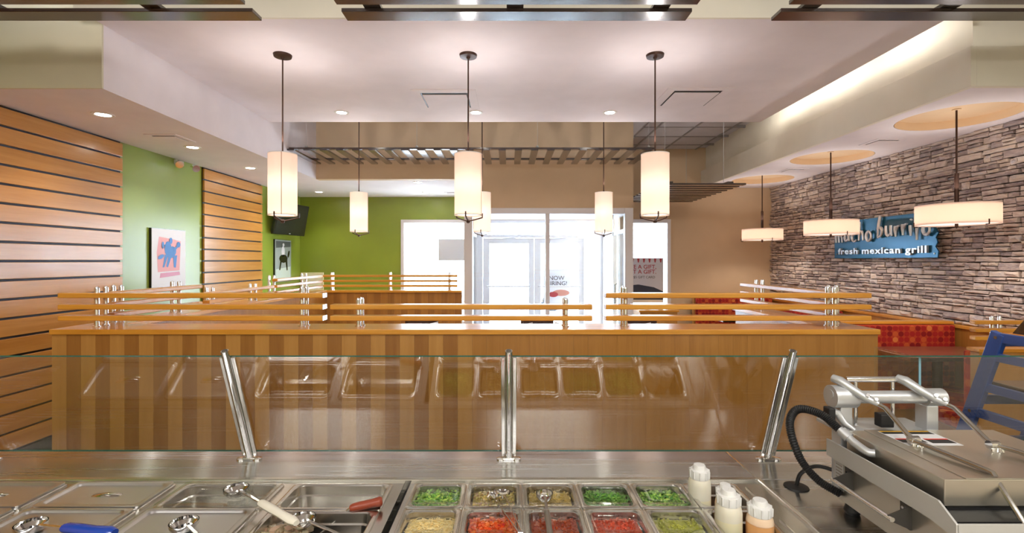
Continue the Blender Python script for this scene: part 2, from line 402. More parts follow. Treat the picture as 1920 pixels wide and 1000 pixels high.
# left wall: dark baseboard and honey-coloured planks in two panels
struct(MB().box(XL, XL+.025, -3, YB, 0, .15), 'baseboard_left', M['blackp'])
build(MB().box(XL, XL+.008, -.5, 4.87, .15, SOFF).box(XL, XL+.008, 6.18, 7.64, .15, SOFF), 'plank_backing', M['black'], wl)
PZ = [.160 + .1466*k for k in range(19)]
for (y0, y1) in ((-.5, 4.87), (6.18, 7.64)):
    for k in range(18):
        z0 = PZ[k] + .009; z1 = min(PZ[k+1] - .009, SOFF-.004)
        if z1 - z0 < .02: continue
        build(MB().box(XL+.008, XL+.034, y0, y1, z0, z1), 'plank', M['plank'], wl, (XL, y0, z0), bevel=.003)
    if y0 > 0: pass

# right wall: wood wainscot and stacked ledge stones
wn_ = MB().box(4.20, XR, 2.2, YBR, 0, 1.0)
struct(wn_, 'wall_wainscot', M['veneer_m'])
struct(MB().box(4.185, XR, 2.2, YBR, 1.0, 1.03), 'trim_5', M['gold_y'], bevel=.003)
def stone_template(seed):
    rnd = random.Random(seed); v = []; f = []
    ny, nz = 4, 3
    for j in range(nz):
        for i in range(ny):
            edge = i in (0, ny-1) or j in (0, nz-1)
            y = (i/(ny-1) - .5) + (0 if i in (0, ny-1) else rnd.uniform(-.1, .1))
            z = (j/(nz-1) - .5) + (0 if j in (0, nz-1) else rnd.uniform(-.15, .15))
            if i in (0, ny-1): y += -math.copysign(rnd.uniform(0, .035), y)
            if j in (0, nz-1): z += -math.copysign(rnd.uniform(0, .12), z)
            x = -rnd.uniform(.55, .85) if edge else -rnd.uniform(.85, 1.05)
            v.append((x, y, z))
    for j in range(nz-1):
        for i in range(ny-1):
            a = j*ny+i; f.append((a, a+ny, a+ny+1, a+1))
    ring = [i for i in range(ny)] + [ny*(j+1)-1 for j in range(1, nz)] + [ny*(nz-1)+i for i in range(ny-2, -1, -1)] + [ny*j for j in range(nz-2, 0, -1)]
    b = len(v)
    for i in ring: v.append((0, v[i][1], v[i][2]))
    n = len(ring)
    for k in range(n): f.append((ring[k], ring[(k+1) % n], b+(k+1) % n, b+k))
    return v, f
TPL = [stone_template(s) for s in range(16)]
tmesh = []
for i, (v, f) in enumerate(TPL):
    mm = bpy.data.meshes.new('stone'); mm.from_pydata(v, [], f); mm.update(); mm.materials.append(M['stone']); tmesh.append(mm)
stones = []   # (y_center, z_center, length, height, depth)
def cell(y0, y1, z0, z1, lvl=0):
    w, h = y1-y0, z1-z0
    if h > .075 and random.random() < .92 or h > .105:
        zs = z0 + h*random.uniform(.32, .68); cell(y0, y1, z0, zs, lvl+1); cell(y0, y1, zs, z1, lvl+1); return
    if w > .30 or (w > .15 and random.random() < .5):
        ys = y0 + w*random.uniform(.3, .7); cell(y0, ys, z0, z1, lvl+1); cell(ys, y1, z0, z1, lvl+1); return
    if h > .05 and w < .3 and random.random() < .35:
        zs = z0 + h*random.uniform(.35, .65); cell(y0, y1, z0, zs, lvl+1); cell(y0, y1, zs, z1, lvl+1); return
    stones.append(((y0+y1)/2, (z0+z1)/2, w-.004, h-.004, random.uniform(.022, .062)))
z = 1.03
while z < SOFF-.01:
    h = min(random.uniform(.09, .15), SOFF-z)
    if SOFF-z-h < .05: h = SOFF-z
    y = 3.35 - random.uniform(0, .3)
    while y < YBR:
        w = random.uniform(.28, .62); y1 = min(y+w, YBR); cell(max(y, 3.3), y1, z, z+h); y = y1
    z += h
struct(MB().box(XR-.006, XR, 3.3, YBR, 1.03, SOFF), 'wall_mortar', M['dsteel'] if False else mat('mortar', (.05, .04, .04), .9))
stones.sort(key=lambda s: s[0])
far = MB()
nnear = 0
for s in stones:
    if nnear < 298 and s[0] > 3.95:
        o = bpy.data.objects.new('stone', random.choice(tmesh)); COL.objects.link(o); o.parent = wr
        o.location = (XR-.004, s[0], s[1]); o.scale = (s[4], s[2], s[3]); nnear += 1
    else:
        v, f = random.choice(TPL)
        far.add([(XR-.004+a*s[4], s[0]+b*s[2], s[1]+c*s[3]) for a, b, c in v], f)
tag(build(far, 'far_stones', M['stone'], wr), kind='stuff')

# windows
def window(name, x0, x1, y, z0, z1, parts=(), fw=.06, sill=True):
    w = MB().box(x0, x0+fw, y-.02, y+.1, z0, z1).box(x1-fw, x1, y-.02, y+.1, z0, z1).box(x0+fw, x1-fw, y-.02, y+.1, z1-fw, z1).box(x0+fw, x1-fw, y-.02, y+.1, z0, z0+fw)
    o = struct(w, name, M['frame'], bevel=.004)
    build(MB().box(x0+fw, x1-fw, y+.045, y+.051, z0+fw, z1-fw), 'pane', M['glass'], o)
    return o
window('window_1', WX0, WX1, YB, WZ0, WZ1)
window('window_2', RX0, RX1, YBR, RZ0, RZ1)
# vestibule: glazed front, glazed sides, pair of exterior doors
def vbar(mb, x0, x1, y0, y1, z0, z1): return mb.box(x0, x1, y0, y1, z0, z1)
vf = struct(MB().box(-.64, -.52, YV, YV+.1, 0, 2.394).box(1.69, 1.81, YV, YV+.1, 0, 2.394).box(-.52, 1.69, YV, YV+.1, 2.31, 2.394)
            .box(.54, .60, YV, YV+.1, .1, 2.31).box(-.52, 1.69, YV, YV+.1, 0, .1), 'window_3', M['frame'], bevel=.004, label='vestibule glazed front screen')
build(MB().box(-.52, .54, YV+.045, YV+.051, .1, 2.31), 'pane', M['glass'], vf)
build(MB().box(.60, 1.69, YV+.045, YV+.051, .1, 2.31), 'pane', M['glass'], vf)
for nm, x in (('window_4', -.64), ('window_5', 1.75)):
    fr = MB(); ys = [YV+.1, 8.2, YB]
    for y in ys: fr.box(x, x+.06, y-.03, y+.03, 0, 2.39)
    fr.box(x, x+.06, YV+.1, YB, 2.05, 2.11).box(x, x+.06, YV+.1, YB, 2.33, 2.39).box(x, x+.06, YV+.1, YB, 0, .1)
    o = struct(fr, nm, M['frame'])
    build(MB().box(x+.027, x+.033, YV+.13, 8.17, .1, 2.05).box(x+.027, x+.033, 8.23, YB-.03, .1, 2.05), 'pane', M['glass'], o)
build(MB().tube([(1.72, 7.75, .9), (1.68, 7.75, .92), (1.68, 7.75, 1.25), (1.72, 7.75, 1.27)], .012, 8), 'door_handle', M['dsteel'], bpy.data.objects['window_5'])
fr = MB().box(-.58, -.48, YB, YB+.1, 0, 2.385).box(1.42, 1.75, YB, YB+.1, 0, 2.385).box(-.48, 1.42, YB, YB+.1, 2.33, 2.385).box(-.48, 1.42, YB, YB+.1, 2.06, 2.11)
tr = struct(fr, 'trim_6', M['frame'])
build(MB().box(-.48, 1.42, YB+.045, YB+.051, 2.11, 2.33), 'pane', M['glass'], tr)
for i, (x0, x1) in enumerate(((-.47, .48), (.485, 1.41))):
    d = MB().box(x0, x0+.12, YB+.03, YB+.07, .02, 2.05).box(x1-.1, x1, YB+.03, YB+.07, .02, 2.05).box(x0+.12, x1-.1, YB+.03, YB+.07, 1.95, 2.05).box(x0+.12, x1-.1, YB+.03, YB+.07, .02, .25)
    o = struct(d, 'door_%d' % (i+1), M['frame'], bevel=.003)
    build(MB().box(x0+.12, x1-.1, YB+.047, YB+.053, .25, 1.95), 'pane', M['glass'], o)
    build(MB().tube([(x0+.08, YB+.03, 1.15), (x0+.08, YB-.05, 1.155), (x1-.08, YB-.05, 1.155), (x1-.08, YB+.03, 1.15)], .015, 8), 'door_handle', M['frame'], o)
    build(MB().box(x0+.3, x0+.55, YB-.02, YB+.03, 1.965, 2.03).bar((x0+.32, YB-.03, 2.04), (x0+.6, YB-.12, 2.05), .02, .01).bar((x0+.6, YB-.12, 2.05), (x0+.62, YB+.02, 2.06), .02, .01), 'door_closer', M['frame'], o)

# outside
struct(MB().box(-40, 40, YB+.15, 80, -.14, -.04), 'floor.001', M['asphalt'], label='pale car park outside')
c = thing('car', 'pale car parked outside beyond the glass entrance doors', 'car', (.1, 17, -.04))
prof = [(-2.1, .3), (-2.15, .62), (-1.9, .82), (-1.1, .93), (-.6, 1.35), (.7, 1.38), (1.35, .98), (2.0, .9), (2.15, .6), (2.1, .3)]
build(MB().prism(prof, lambda a, b: (.1+a, 16.2, b-.04), lambda a, b: (.1+a, 17.9, b-.04)), 'body', mat('car_paint', (.6, .68, .8), .3, .1), c, bevel=.06)
build(MB().prism([(-.95, .96), (-.55, 1.30), (.62, 1.32), (1.1, .98)], lambda a, b: (.1+a, 16.19, b-.04), lambda a, b: (.1+a, 16.21, b-.04)), 'side_window', mat('car_glass', (.25, .32, .4), .1), c)
for wx in (-1.25, 1.35):
    for wy in (16.2, 17.7): build(MB().cyl((wx+.1, wy, .28), (wx+.1, wy+.2, .28), .32, 20), 'wheel', M['black'], c)

# ------------------------------------------------------------------ posters and screens on walls
def wall_frame_left(name, label, cat, y0, y1, z0, z1, t=.025, edge=M['blackp'], face=M['paper'], x=XL):
    p = thing(name, label, cat, (x, (y0+y1)/2, z0))
    build(MB().box(x, x+t, y0, y1, z0, z1), 'backing', edge, p)
    build(MB().box(x+t, x+t+.003, y0+.004, y1-.004, z0+.004, z1-.004), 'print', face, p)
    return p
def flat_left(p, polys, m, name, x, y0, y1, z0, z1):
    """polygons in 0..1 coordinates on a left-wall print; u runs away from the camera"""
    mb = MB()
    for i, po in enumerate(polys):
        if sum(po[k][0]*po[(k+1) % len(po)][1]-po[(k+1) % len(po)][0]*po[k][1] for k in range(len(po))) < 0: po = po[::-1]
        d = x + .0006 + .0004*i
        mb.add([(d, y0+u*(y1-y0), z0+v*(z1-z0)) for u, v in po], [tuple(range(len(po)))])
    return build(mb, name, m, p)
def blob(cx, cy, rx, ry, n=12, a=0):
    return [(cx+rx*math.cos(t)*math.cos(a)-ry*math.sin(t)*math.sin(a), cy+rx*math.cos(t)*math.sin(a)+ry*math.sin(t)*math.cos(a)) for t in [2*PI*k/n for k in range(n)]]
y0, y1, z0, z1 = 5.27, 5.83, 1.335, 1.985
p = wall_frame_left('poster', 'white poster with blue rider on a pink ground, on the green wall', 'poster', y0, y1, z0, z1)
xx = XL+.0285
flat_left(p, [[(.17, .26), (.80, .28), (.84, .80), (.60, .83), (.20, .86), (.14, .60)]], mat('pink_ink', (.85, .42, .42), .6), 'pink_ground', xx, y0, y1, z0, z1)
flat_left(p, [[(.22, .16), (.82, .20), (.80, .26), (.24, .24)]], mat('rose_ink', (.75, .36, .48), .6), 'script_band', xx, y0, y1, z0, z1)
xx += .0012
flat_left(p, [blob(.55, .60, .15, .10, a=.3), blob(.45, .66, .10, .13), [(.36, .56), (.30, .34), (.34, .34), (.45, .54)], [(.46, .54), (.40, .35), (.45, .34), (.55, .53)],
              [(.60, .54), (.62, .34), (.68, .33), (.72, .55)], blob(.25, .52, .09, .035, a=.3), blob(.76, .74, .06, .05), [(.60, .66), (.72, .72), (.74, .69), (.62, .60)],
              blob(.53, .80, .045, .055), blob(.30, .72, .035, .06), [(.32, .71), (.46, .70), (.46, .72), (.32, .73)]], mat('blue_ink', (.10, .28, .62), .6), 'rider_figure', xx, y0, y1, z0, z1)
tm = text_mesh('~ ~~~~~~ ~~~', .03, .0004)
bpy.data.meshes.remove(tm)
y0, y1, z0, z1 = 8.06, 8.66, 1.27, 1.985
p = wall_frame_left('poster', 'black and white poster of a horse rider, below the television', 'poster', y0, y1, z0, z1, face=mat('grey_print', (.34, .38, .34), .6))
xx = XL+.0285
flat_left(p, [[(.05, .03), (.95, .03), (.95, .36), (.05, .30)]], mat('pale_ground', (.62, .70, .60), .6), 'pale_ground', xx, y0, y1, z0, z1)
flat_left(p, [[(.05, .80), (.95, .84), (.95, .96), (.05, .96)]], mat('tree_print', (.08, .09, .08), .6), 'dark_trees', xx, y0, y1, z0, z1)
xx += .0012
flat_left(p, [blob(.5, .55, .26, .10), [(.3, .5), (.24, .28), (.30, .28), (.40, .5)], [(.62, .5), (.70, .26), (.76, .28), (.74, .52)], blob(.82, .66, .10, .05, a=1)], M['blackp'], 'horse_figure', xx, y0, y1, z0, z1)
flat_left(p, [blob(.48, .72, .10, .13), blob(.50, .88, .06, .04)], M['paper'], 'rider_figure', xx, y0, y1, z0, z1)

# television in the corner
t = thing('television', 'black television tilted down on a wall arm in the green corner', 'television', (-3.72, 8.25, 2.07))
A = Vector((-3.76, 7.85, 0)); B = Vector((-3.60, 8.66, 0)); u = (B-A).normalized(); nrm = Vector((u.y, -u.x, 0)); tilt = .10
def tvp(a, h, d): return A + u*a + Vector((0, 0, 2.06+h)) + nrm*(d + tilt*(h/.52))
W_ = (B-A).length
def tvbox(a0, a1, h0, h1, d0, d1):
    vs = [tvp(a, h, d) for a, h, d in ((a0,h0,d0),(a1,h0,d0),(a1,h0,d1),(a0,h0,d1),(a0,h1,d0),(a1,h1,d0),(a1,h1,d1),(a0,h1,d1))]
    return MB().add(vs, [(0,3,2,1),(4,5,6,7),(0,1,5,4),(1,2,6,5),(2,3,7,6),(3,0,4,7)])
build(tvbox(0, W_, 0, .52, -.05, 0), 'casing', M['blackp'], t, bevel=.004)
build(tvbox(.03, W_-.03, .05, .49, 0, .002), 'screen', M['tvscreen'], t)
build(MB().bar((XL, 8.25, 2.35), (-3.70, 8.25, 2.32), .06, .04), 'wall_arm', M['black'], t)
build(tvbox(W_*.5-.02, W_*.5+.02, .018, .03, 0, .002), 'badge', M['alu'], t)

# emergency lamp heads under the left soffit
e = thing('emergency_light', 'small twin-head emergency light high on the green wall', 'light', (XL, 5.75, 2.72))
build(MB().box(XL, XL+.03, 5.66, 5.80, 2.745, 2.80), 'housing', M['white'], e, bevel=.006)
for yy, dx in ((5.60, .13), (5.85, .16)):
    build(MB().tube([(XL+.05, yy+.04, 2.76), (XL+dx*.6, yy+.02, 2.76), (XL+dx, yy-.03, 2.72)], [.010, .022, .042], 14), 'lamp_head', M['chrome'], e)
# cream notice board on the back wall
b_ = thing('notice_board', 'cream notice board on the green wall behind the far corner rails', 'sign', (-3.6, YB, 1.0))
build(MB().box(-3.84, -3.42, YB-.03, YB, .98, 1.41), 'board', M['cream_board'], b_, bevel=.004)
build(MB().box(-3.80, -3.46, YB-.033, YB-.03, 1.02, 1.37), 'sheet', mat('cream_sheet', (.9, .86, .66), .6), b_)
# paper sheet hanging in the left window
w_ = thing('window_notice', 'blank grey paper notice hanging in the left window', 'sign', (-1.05, YB-.04, 1.63))
build(MB().box(-1.29, -.71, YB-.045, YB-.042, 1.63, 2.03), 'sheet', mat('grey_sheet', (.62, .63, .66), .7), w_)
build(MB().cyl((-1.28, YB-.043, 2.03), (-1.28, YB-.043, 2.38), .002, 6).cyl((-.74, YB-.043, 2.03), (-.74, YB-.043, 2.38), .002, 6), 'string', M['white'], w_)

def put_text(txt, size, loc, parent, m, name='lettering', rot=(R(90), 0, 0), ext=.0006, align='LEFT', bold=0, sx=1, spacing=1):
    me_ = text_mesh(txt, size, ext, name, align, bold, sx, spacing)
    o = bpy.data.objects.new(name, me_); COL.objects.link(o); me_.materials.append(m); o.parent = parent
    o.location = Vector(loc) - wpos(parent); o.rotation_euler = rot
    return o
INKR = mat('red_ink', (.42, .05, .06), .6); INKK = mat('dark_ink', (.06, .06, .08), .6)
# gift poster in the right-hand window
YP = YBR - .03
g_ = thing('gift_poster', 'gift poster with red lettering taped in the right-hand window', 'poster', (2.2, YP, .95))
build(MB().box(1.84, 2.505, YP, YP+.004, .95, 1.675), 'sheet', mat('gift_sheet', (.66, .66, .72), .6), g_)
for k in range(7):
    x = 1.90 + k*.09
    build(MB().prism([(x, 1.665), (x+.04, 1.665), (x+.028, 1.60), (x+.012, 1.60)], lambda a, b: (a, YP-.001, b), lambda a, b: (a, YP-.002, b)), 'pennant', INKR, g_)
put_text('GIVE A GIFT,', .092, (2.39, YP-.002, 1.50), g_, INKR, align='RIGHT', bold=.0008)
put_text('GET A GIFT.', .092, (2.39, YP-.002, 1.42), g_, INKR, align='RIGHT', bold=.0008)
put_text('LOVE FOR EVERY CARD', .05, (2.40, YP-.002, 1.33), g_, INKK, align='RIGHT') if False else None
put_text('A $5 GIFT CARD', .055, (2.37, YP-.002, 1.345), g_, INKK, align='RIGHT')
put_text('WITH YOUR $25', .050, (2.37, YP-.002, 1.29), g_, INKK, align='RIGHT') if False else None
build(MB().prism([(1.84, 1.22), (2.1, 1.245), (2.35, 1.20), (2.505, 1.13), (2.505, 1.0), (1.84, 1.0)], lambda a, b: (a, YP-.001, b), lambda a, b: (a, YP-.002, b)), 'gift_card_picture', mat('navy_ink', (.03, .04, .07), .5), g_)
build(MB().prism([(2.0, 1.09), (2.30, 1.09), (2.33, 1.06), (2.03, 1.055)], lambda a, b: (a, YP-.002, b), lambda a, b: (a, YP-.003, b)), 'white_strip', M['paper'], g_)
build(MB().prism([(1.92, 1.19), (1.95, 1.2), (1.94, 1.13), (1.915, 1.14)], lambda a, b: (a, YP-.002, b), lambda a, b: (a, YP-.003, b)), 'red_bow', INKR, g_)
# hiring poster on the right-hand entrance door
h_ = thing('hiring_poster', 'pale hiring poster stuck on the glass of the right entrance door', 'poster', (.95, YB+.03, .8))
build(MB().box(.66, 1.16, YB+.036, YB+.040, .74, 1.47), 'sheet', mat('hire_sheet', (.84, .85, .9), .6), h_)
put_text('NOW', .11, (.90, YB+.033, 1.27), h_, INKK, align='CENTER')
put_text('HIRING!', .11, (.90, YB+.033, 1.17), h_, INKK, align='CENTER')
build(MB().prism(blob(.98, 1.03, .16, .06), lambda a, b: (a, YB+.034, b), lambda a, b: (a, YB+.035, b)), 'food_picture', mat('salmon_ink', (.62, .28, .22), .6), h_)
build(MB().prism(blob(.84, 1.0, .09, .05), lambda a, b: (a, YB+.032, b), lambda a, b: (a, YB+.033, b)), 'berry_picture', INKR, h_)

# ------------------------------------------------------------------ the big wall sign on the stones
sg = thing('wall_sign', 'blue metal restaurant sign with raised silver letters on the stone wall', 'sign', (4.18, 5.5, 1.66))
SY, SZ, SX = 6.26, 1.66, 4.175
def sp(u_, v_, d=0): return (SX - d, SY - u_, SZ + v_)
rag = [(0, 0), (1.50, 0), (1.51, .06), (1.475, .11), (1.50, .15), (1.48, .20), (1.51, .24), (1.475, .29), (1.50, .33), (1.47, .38), (1.50, .455), (0, .455)]
mb = MB(); mb.prism(rag[::-1], lambda a, b: sp(a, b, 0), lambda a, b: sp(a, b, .012))
sm_ = mat('sign_blue', (.008, .105, .20), .28, .3)
build(mb, 'plate', sm_, sg)
for (a, b) in ((.05, .05), (1.47, .04), (.05, .41), (1.44, .41)):
    build(MB().cyl(sp(a, b, -.05), sp(a, b, .018), .008, 10), 'bolt', M['dsteel'], sg)
M['letter'] = mat('letter_silver', (.72, .76, .80), .3, .5)
def stroke_letter(ch):
    D_ = {
     'm': ([[(0, 1), (.02, 0)], [(.02, .6), (.18, .95), (.30, .9), (.34, 0)], [(.34, .6), (.5, .95), (.62, .9), (.68, 0)]], .85),
     'u': ([[(0, 1), (.02, .3), (.14, .02), (.32, .1), (.42, .4)], [(.42, 1), (.42, .4), (.50, 0)]], .66),
     'c': ([[(.45, .85), (.28, 1), (.08, .8), (0, .45), (.1, .08), (.28, 0), (.46, .2)]], .60),
     'h': ([[(.08, 1.9), (.05, .9), (0, 0)], [(.03, .5), (.2, .95), (.36, .85), (.42, 0)]], .60),
     'o': ([[(.25, 1), (.06, .8), (0, .4), (.12, .05), (.3, 0), (.46, .25), (.46, .7), (.25, 1)]], .70),
     'b': ([[(.22, 2.1), (.06, 1.0), (0, .1)], [(0, .9), (.26, 1.0), (.42, .72), (.30, .2), (0, 0)]], .62),
     'r': ([[(0, 1), (.04, 0)], [(.04, .6), (.16, .92), (.36, 1)]], .48),
     'i': ([[(.02, .95), (.06, 0)], [(.10, 1.4), (.14, 1.5)]], .28),
     't': ([[(.2, 1.8), (.14, .6), (.12, -.5)], [(0, 1.05), (.4, 1.15)]], .46),
     's': ([[(.12, 1.3), (.16, .3), (.3, 0)], [(0, .95), (.32, 1.05)]], .46)}
    return D_[ch]
cx_, xh = .07, .115
for w_i, wd in enumerate(('mucho', 'burrito')):
    for k, ch in enumerate(wd):
        key = 's' if (ch == 't' and False) else ch
        st, adv = stroke_letter(key); up_ = .195 + (.012 if k % 2 else 0) + (.03 if w_i else 0)
        lm = MB()
        for pl in st:
            fine = []
            for a in range(len(pl)-1):
                for q in range(4):
                    s_ = q/4; fine.append((pl[a][0]*(1-s_)+pl[a+1][0]*s_, pl[a][1]*(1-s_)+pl[a+1][1]*s_))
            fine.append(pl[-1])
            for _ in range(2): fine = [fine[0]] + [((fine[i-1][0]+2*fine[i][0]+fine[i+1][0])/4, (fine[i-1][1]+2*fine[i][1]+fine[i+1][1])/4) for i in range(1, len(fine)-1)] + [fine[-1]]
            m_ = len(fine)
            rs = [.0105 + .006*math.sin(PI*min(1, i/(m_-1)+.2)) for i in range(m_)]
            for side in (0,):
                lm.tube([sp(cx_ + x*xh*1.45, up_ + yv*xh, .04) for x, yv in fine], rs, 8)
        build(lm, 'letter', M['letter'], sg)
        cx_ += adv*xh*1.45 + .017
    cx_ += .045
# lower line, letter by letter
line = 'fresh mexican grill'; wds = []
tot = text_mesh(line, .1, .012, bold=.002, spacing=1.12); wl_ = max(v.co.x for v in tot.vertices); sxx = 1.30/wl_; bpy.data.meshes.remove(tot)
adv_cache = {}
for i, ch in enumerate(line):
    if ch == ' ': continue
    a = text_mesh(line[:i+1], .1, .0, bold=.002, spacing=1.12); xr = max(v.co.x for v in a.vertices); bpy.data.meshes.remove(a)
    me_ = text_mesh(ch, .1, .012, 'letter', bold=.0022); mxv = max(v.co.x for v in me_.vertices)
    o = bpy.data.objects.new('letter', me_); COL.objects.link(o); me_.materials.append(M['letter']); o.parent = sg
    me_.transform(Matrix.Diagonal((sxx, 1, 1, 1)))
    rotm = Matrix(((0, 0, -1, 0), (-1, 0, 0, 0), (0, 1, 0, 0), (0, 0, 0, 1)))
    o.matrix_basis = Matrix.Translation(Vector(sp(.11 + (xr-mxv)*sxx, .05, .03)) - wpos(sg)) @ rotm

# ------------------------------------------------------------------ lights in the ceilings
M['ltrim'] = mat('downlight_trim', (.9, .88, .85), .4)
def downlight(x, y, z, label, group, power=DOWN_POWER, spot=R(120), col=NEUT):
    t = thing('recessed_downlight', label, 'ceiling light', (x, y, z), group)
    local(MB().lathe([(.052, -.002), (.058, -.006), (.078, -.005), (.080, 0), (.052, 0)], n=24, caps=False), 'trim_ring', M['ltrim'], t)
    local(MB().lathe([(.052, -.001), (.052, -.003)], n=24), 'lens', M['lamp'], t)
    light('SPOT', (x, y, z-.012), power, col, (0, 0, 0), .04, spot=spot, blend=.6)
for k, (x, y) in enumerate(((-3.27, 3.96), (-3.28, 5.10), (-3.28, 6.24), (-3.28, 7.38), (-3.25, 8.42))):
    od = ('nearest', 'second', 'third', 'fourth', 'farthest')[k]
    downlight(x, y, SOFF, 'round downlight over the left wall, %s of the five in the left soffit' % od, 'downlights in the left soffit', DOWN_POWER*.8)
downlight(-1.36, 7.38, SOFF, 'round downlight just behind the bulkhead, left of the entrance', 'downlights in the rear bay', DOWN_POWER*.6)
downlight(-1.42, 8.50, SOFF, 'round downlight close to the green back wall, left of the entrance', 'downlights in the rear bay', DOWN_POWER*.6)
for x, w in ((-1.82, 'left'), (-.355, 'middle'), (1.11, 'right')):
    downlight(x, 5.36, CEN, 'round downlight in the lowered ceiling, %s of a row of three' % w, 'downlights in the lowered ceiling', DOWN_POWER)
# unseen tube lamps added on the lowered ceiling to wash the right upper wall
for y, w in ((3.9, 'nearest'), (4.75, 'middle'), (5.55, 'farthest')):
    t = thing('added_wash_lamp', 'unseen tube lamp added on top of the lowered ceiling to wash the wall, %s of three' % w, 'ceiling light', (2.74, y, CEN+.06), 'added wash lamps')
    local(MB().box(-.03, .03, -.32, .32, 0, .03), 'housing', M['white'], t)
    local(MB().cyl((.0, -.3, .045), (.0, .3, .045), .013, 10), 'tube', M['fill_glow'], t)
    light('AREA', (2.80, y, CEN+.11), WASH_POWER, (1, .95, .84), (0, R(-58), 0), .06, .5)
for x, y in FILL_PANELS:
    t = thing('added_fill_panel', '%s unseen fluorescent panel added as fill light behind the service counter' % ('left' if x < -1 else 'right' if x > 1 else 'middle'), 'ceiling light', (x, y, HIGH), 'added kitchen fill panels')
    local(MB().box(-.6, .6, -.3, .3, -.02, .015), 'frame', M['white'], t)
    local(MB().box(-.56, .56, -.26, .26, -.024, -.02), 'lens', M['fill_glow'], t)
    light('AREA', (x, y, HIGH-.03), FILL_PANEL_POWER, NEUT, (0, 0, 0), 1.1, .5)
# spots above the front trellis washing the cream fascia
for x in (-2.6, -.9, .9, 2.6):
    light('SPOT', (x, 1.7, HIGH-.05), 38, NEUT, (R(60), 0, 0), .30, spot=R(150), blend=1)
    t = thing('kitchen_spot', 'small round spot in the high ceiling above the counter, %s of four' % {-2.6: 'far left', -.9: 'second from left', .9: 'third from left', 2.6: 'far right'}[x], 'ceiling light', (x, 1.7, HIGH), 'spots above the counter')
    local(MB().lathe([(.05, -.004), (.07, -.004), (.07, .015)], n=20), 'trim_ring', M['ltrim'], t)

# ceiling air vents
def vent(x0, x1, y0, y1, z, label, group, gap=.03):
    t = thing('ceiling_vent', label, 'air vent', ((x0+x1)/2, (y0+y1)/2, z), group)
    w, d = (x1-x0)/2, (y1-y0)/2
    fr_ = plate([(-w, -d), (w, -d), (w, d), (-w, d)], [[(-w*.74, -d*.74), (w*.74, -d*.74), (w*.74, d*.74), (-w*.74, d*.74)]], -.006, .0)
    o = place(fr_, 'frame', M['ceil']); o.parent = t; o.location = (0, 0, 0)
    local(MB().box(-w*.74, w*.74, -d*.74, d*.74, -.003, -.001), 'duct', M['black'], t)
    local(MB().box(-w*.69, w*.69, -d*.60, d*.69, -.012, -.005), 'panel', M['ceil'], t, bevel=.002)
    return t
vent(-.93, -.31, 4.64, 5.26, CEN, 'large square air vent left of the middle front pendant', 'square vents in the lowered ceiling')
vent(1.50, 2.12, 4.58, 5.20, CEN, 'large square air vent right of the right front pendant', 'square vents in the lowered ceiling')
vent(-3.40, -3.10, 4.57, 4.87, SOFF, 'small square air vent in the left soffit', 'small vents in the soffits')
vent(3.57, 3.85, 4.74, 5.00, SOFF, 'small air vent in the right soffit between the nearest two drum lamps', 'small vents in the soffits')
vent(3.57, 3.85, 6.27, 6.53, SOFF, 'small air vent in the right soffit before the farthest drum lamp', 'small vents in the soffits')
vent(-1.10, -.80, 8.42, 8.72, SOFF, 'small air vent in the rear bay ceiling near the entrance', 'small vents in the soffits')

# ------------------------------------------------------------------ cylinder pendants
def make_pendant(x, y, ztop, label, group, seam=0.9):
    t = thing('cylinder_pendant', label, 'pendant lamp', (x, y, 1.985), group)
    H, r = .485, .1075
    local(MB().lathe([(r, 0), (r, H)], n=48, caps=False), 'lamp_shade', M['shade'], t)
    local(MB().lathe([(r-.003, H-.006), (r+.001, H-.006), (r+.001, H), (r-.003, H)], n=48, caps=False).lathe([(r-.003, 0), (r+.001, 0), (r+.001, .006), (r-.003, .006)], n=48, caps=False), 'shade_rim', M['ltrim'], t)
    local(MB().lathe([(r-.004, .012), (r-.004, .010)], n=32), 'diffuser', M['diff'], t)
    local(MB().lathe([(.0001, H-.004), (r-.004, H-.004), (r-.004, H-.006)], n=32, caps=False), 'top_disc', M['ltrim'], t)
    fr_ = MB()
    for k in range(3):
        a = R(25 + 120*k); c, s_ = math.cos(a), math.sin(a)
        fr_.tube([(0, 0, -.045), (c*(r+.012)*.5, s_*(r+.012)*.5, -.03), (c*(r+.012), s_*(r+.012), -.012), (c*(r+.012), s_*(r+.012), .022)], .0055, 8)
    fr_.lathe([(.001, -.062), (.014, -.056), (.016, -.04), (.006, -.03)], n=14)
    local(fr_, 'cage', M['bronze'], t)
    local(MB().cyl((0, 0, H-.01), (0, 0, ztop-1.985-.01), .006, 8).cyl((0, 0, H-.006), (0, 0, H+.02), .012, 10), 'rod', M['bronze'], t)
    local(MB().lathe([(.012, -.035), (.016, -.022), (.066, -.018), (.070, 0)], (0, 0, ztop-1.985), 28), 'canopy', M['bronze'], t)
    local(MB().box(-.0022, .0022, -r-.0015, -r+.001, .002, H-.002), 'seam', M['bronze'] if False else mat('seam', (.45, .25, .16), .7), t).rotation_euler = (0, 0, R(seam))
    light('POINT', (x, y, 1.985+.24), .42, (1, .84, .72), size=.03)
    light('SPOT', (x, y, 1.985+H+.03), PENDANT_POWER*.16, WARM, (R(180), 0, 0), .06, spot=R(62), blend=.5)
    light('SPOT', (x, y, 1.985+H+.09), 9 if ztop < 3.4 else 10, (1, .93, .91), (R(180), 0, 0), .05, spot=R(168), blend=1)
    light('SPOT', (x, y, 1.94), PENDANT_POWER*.8, WARM, (0, 0, 0), .06, spot=R(120), blend=.5)
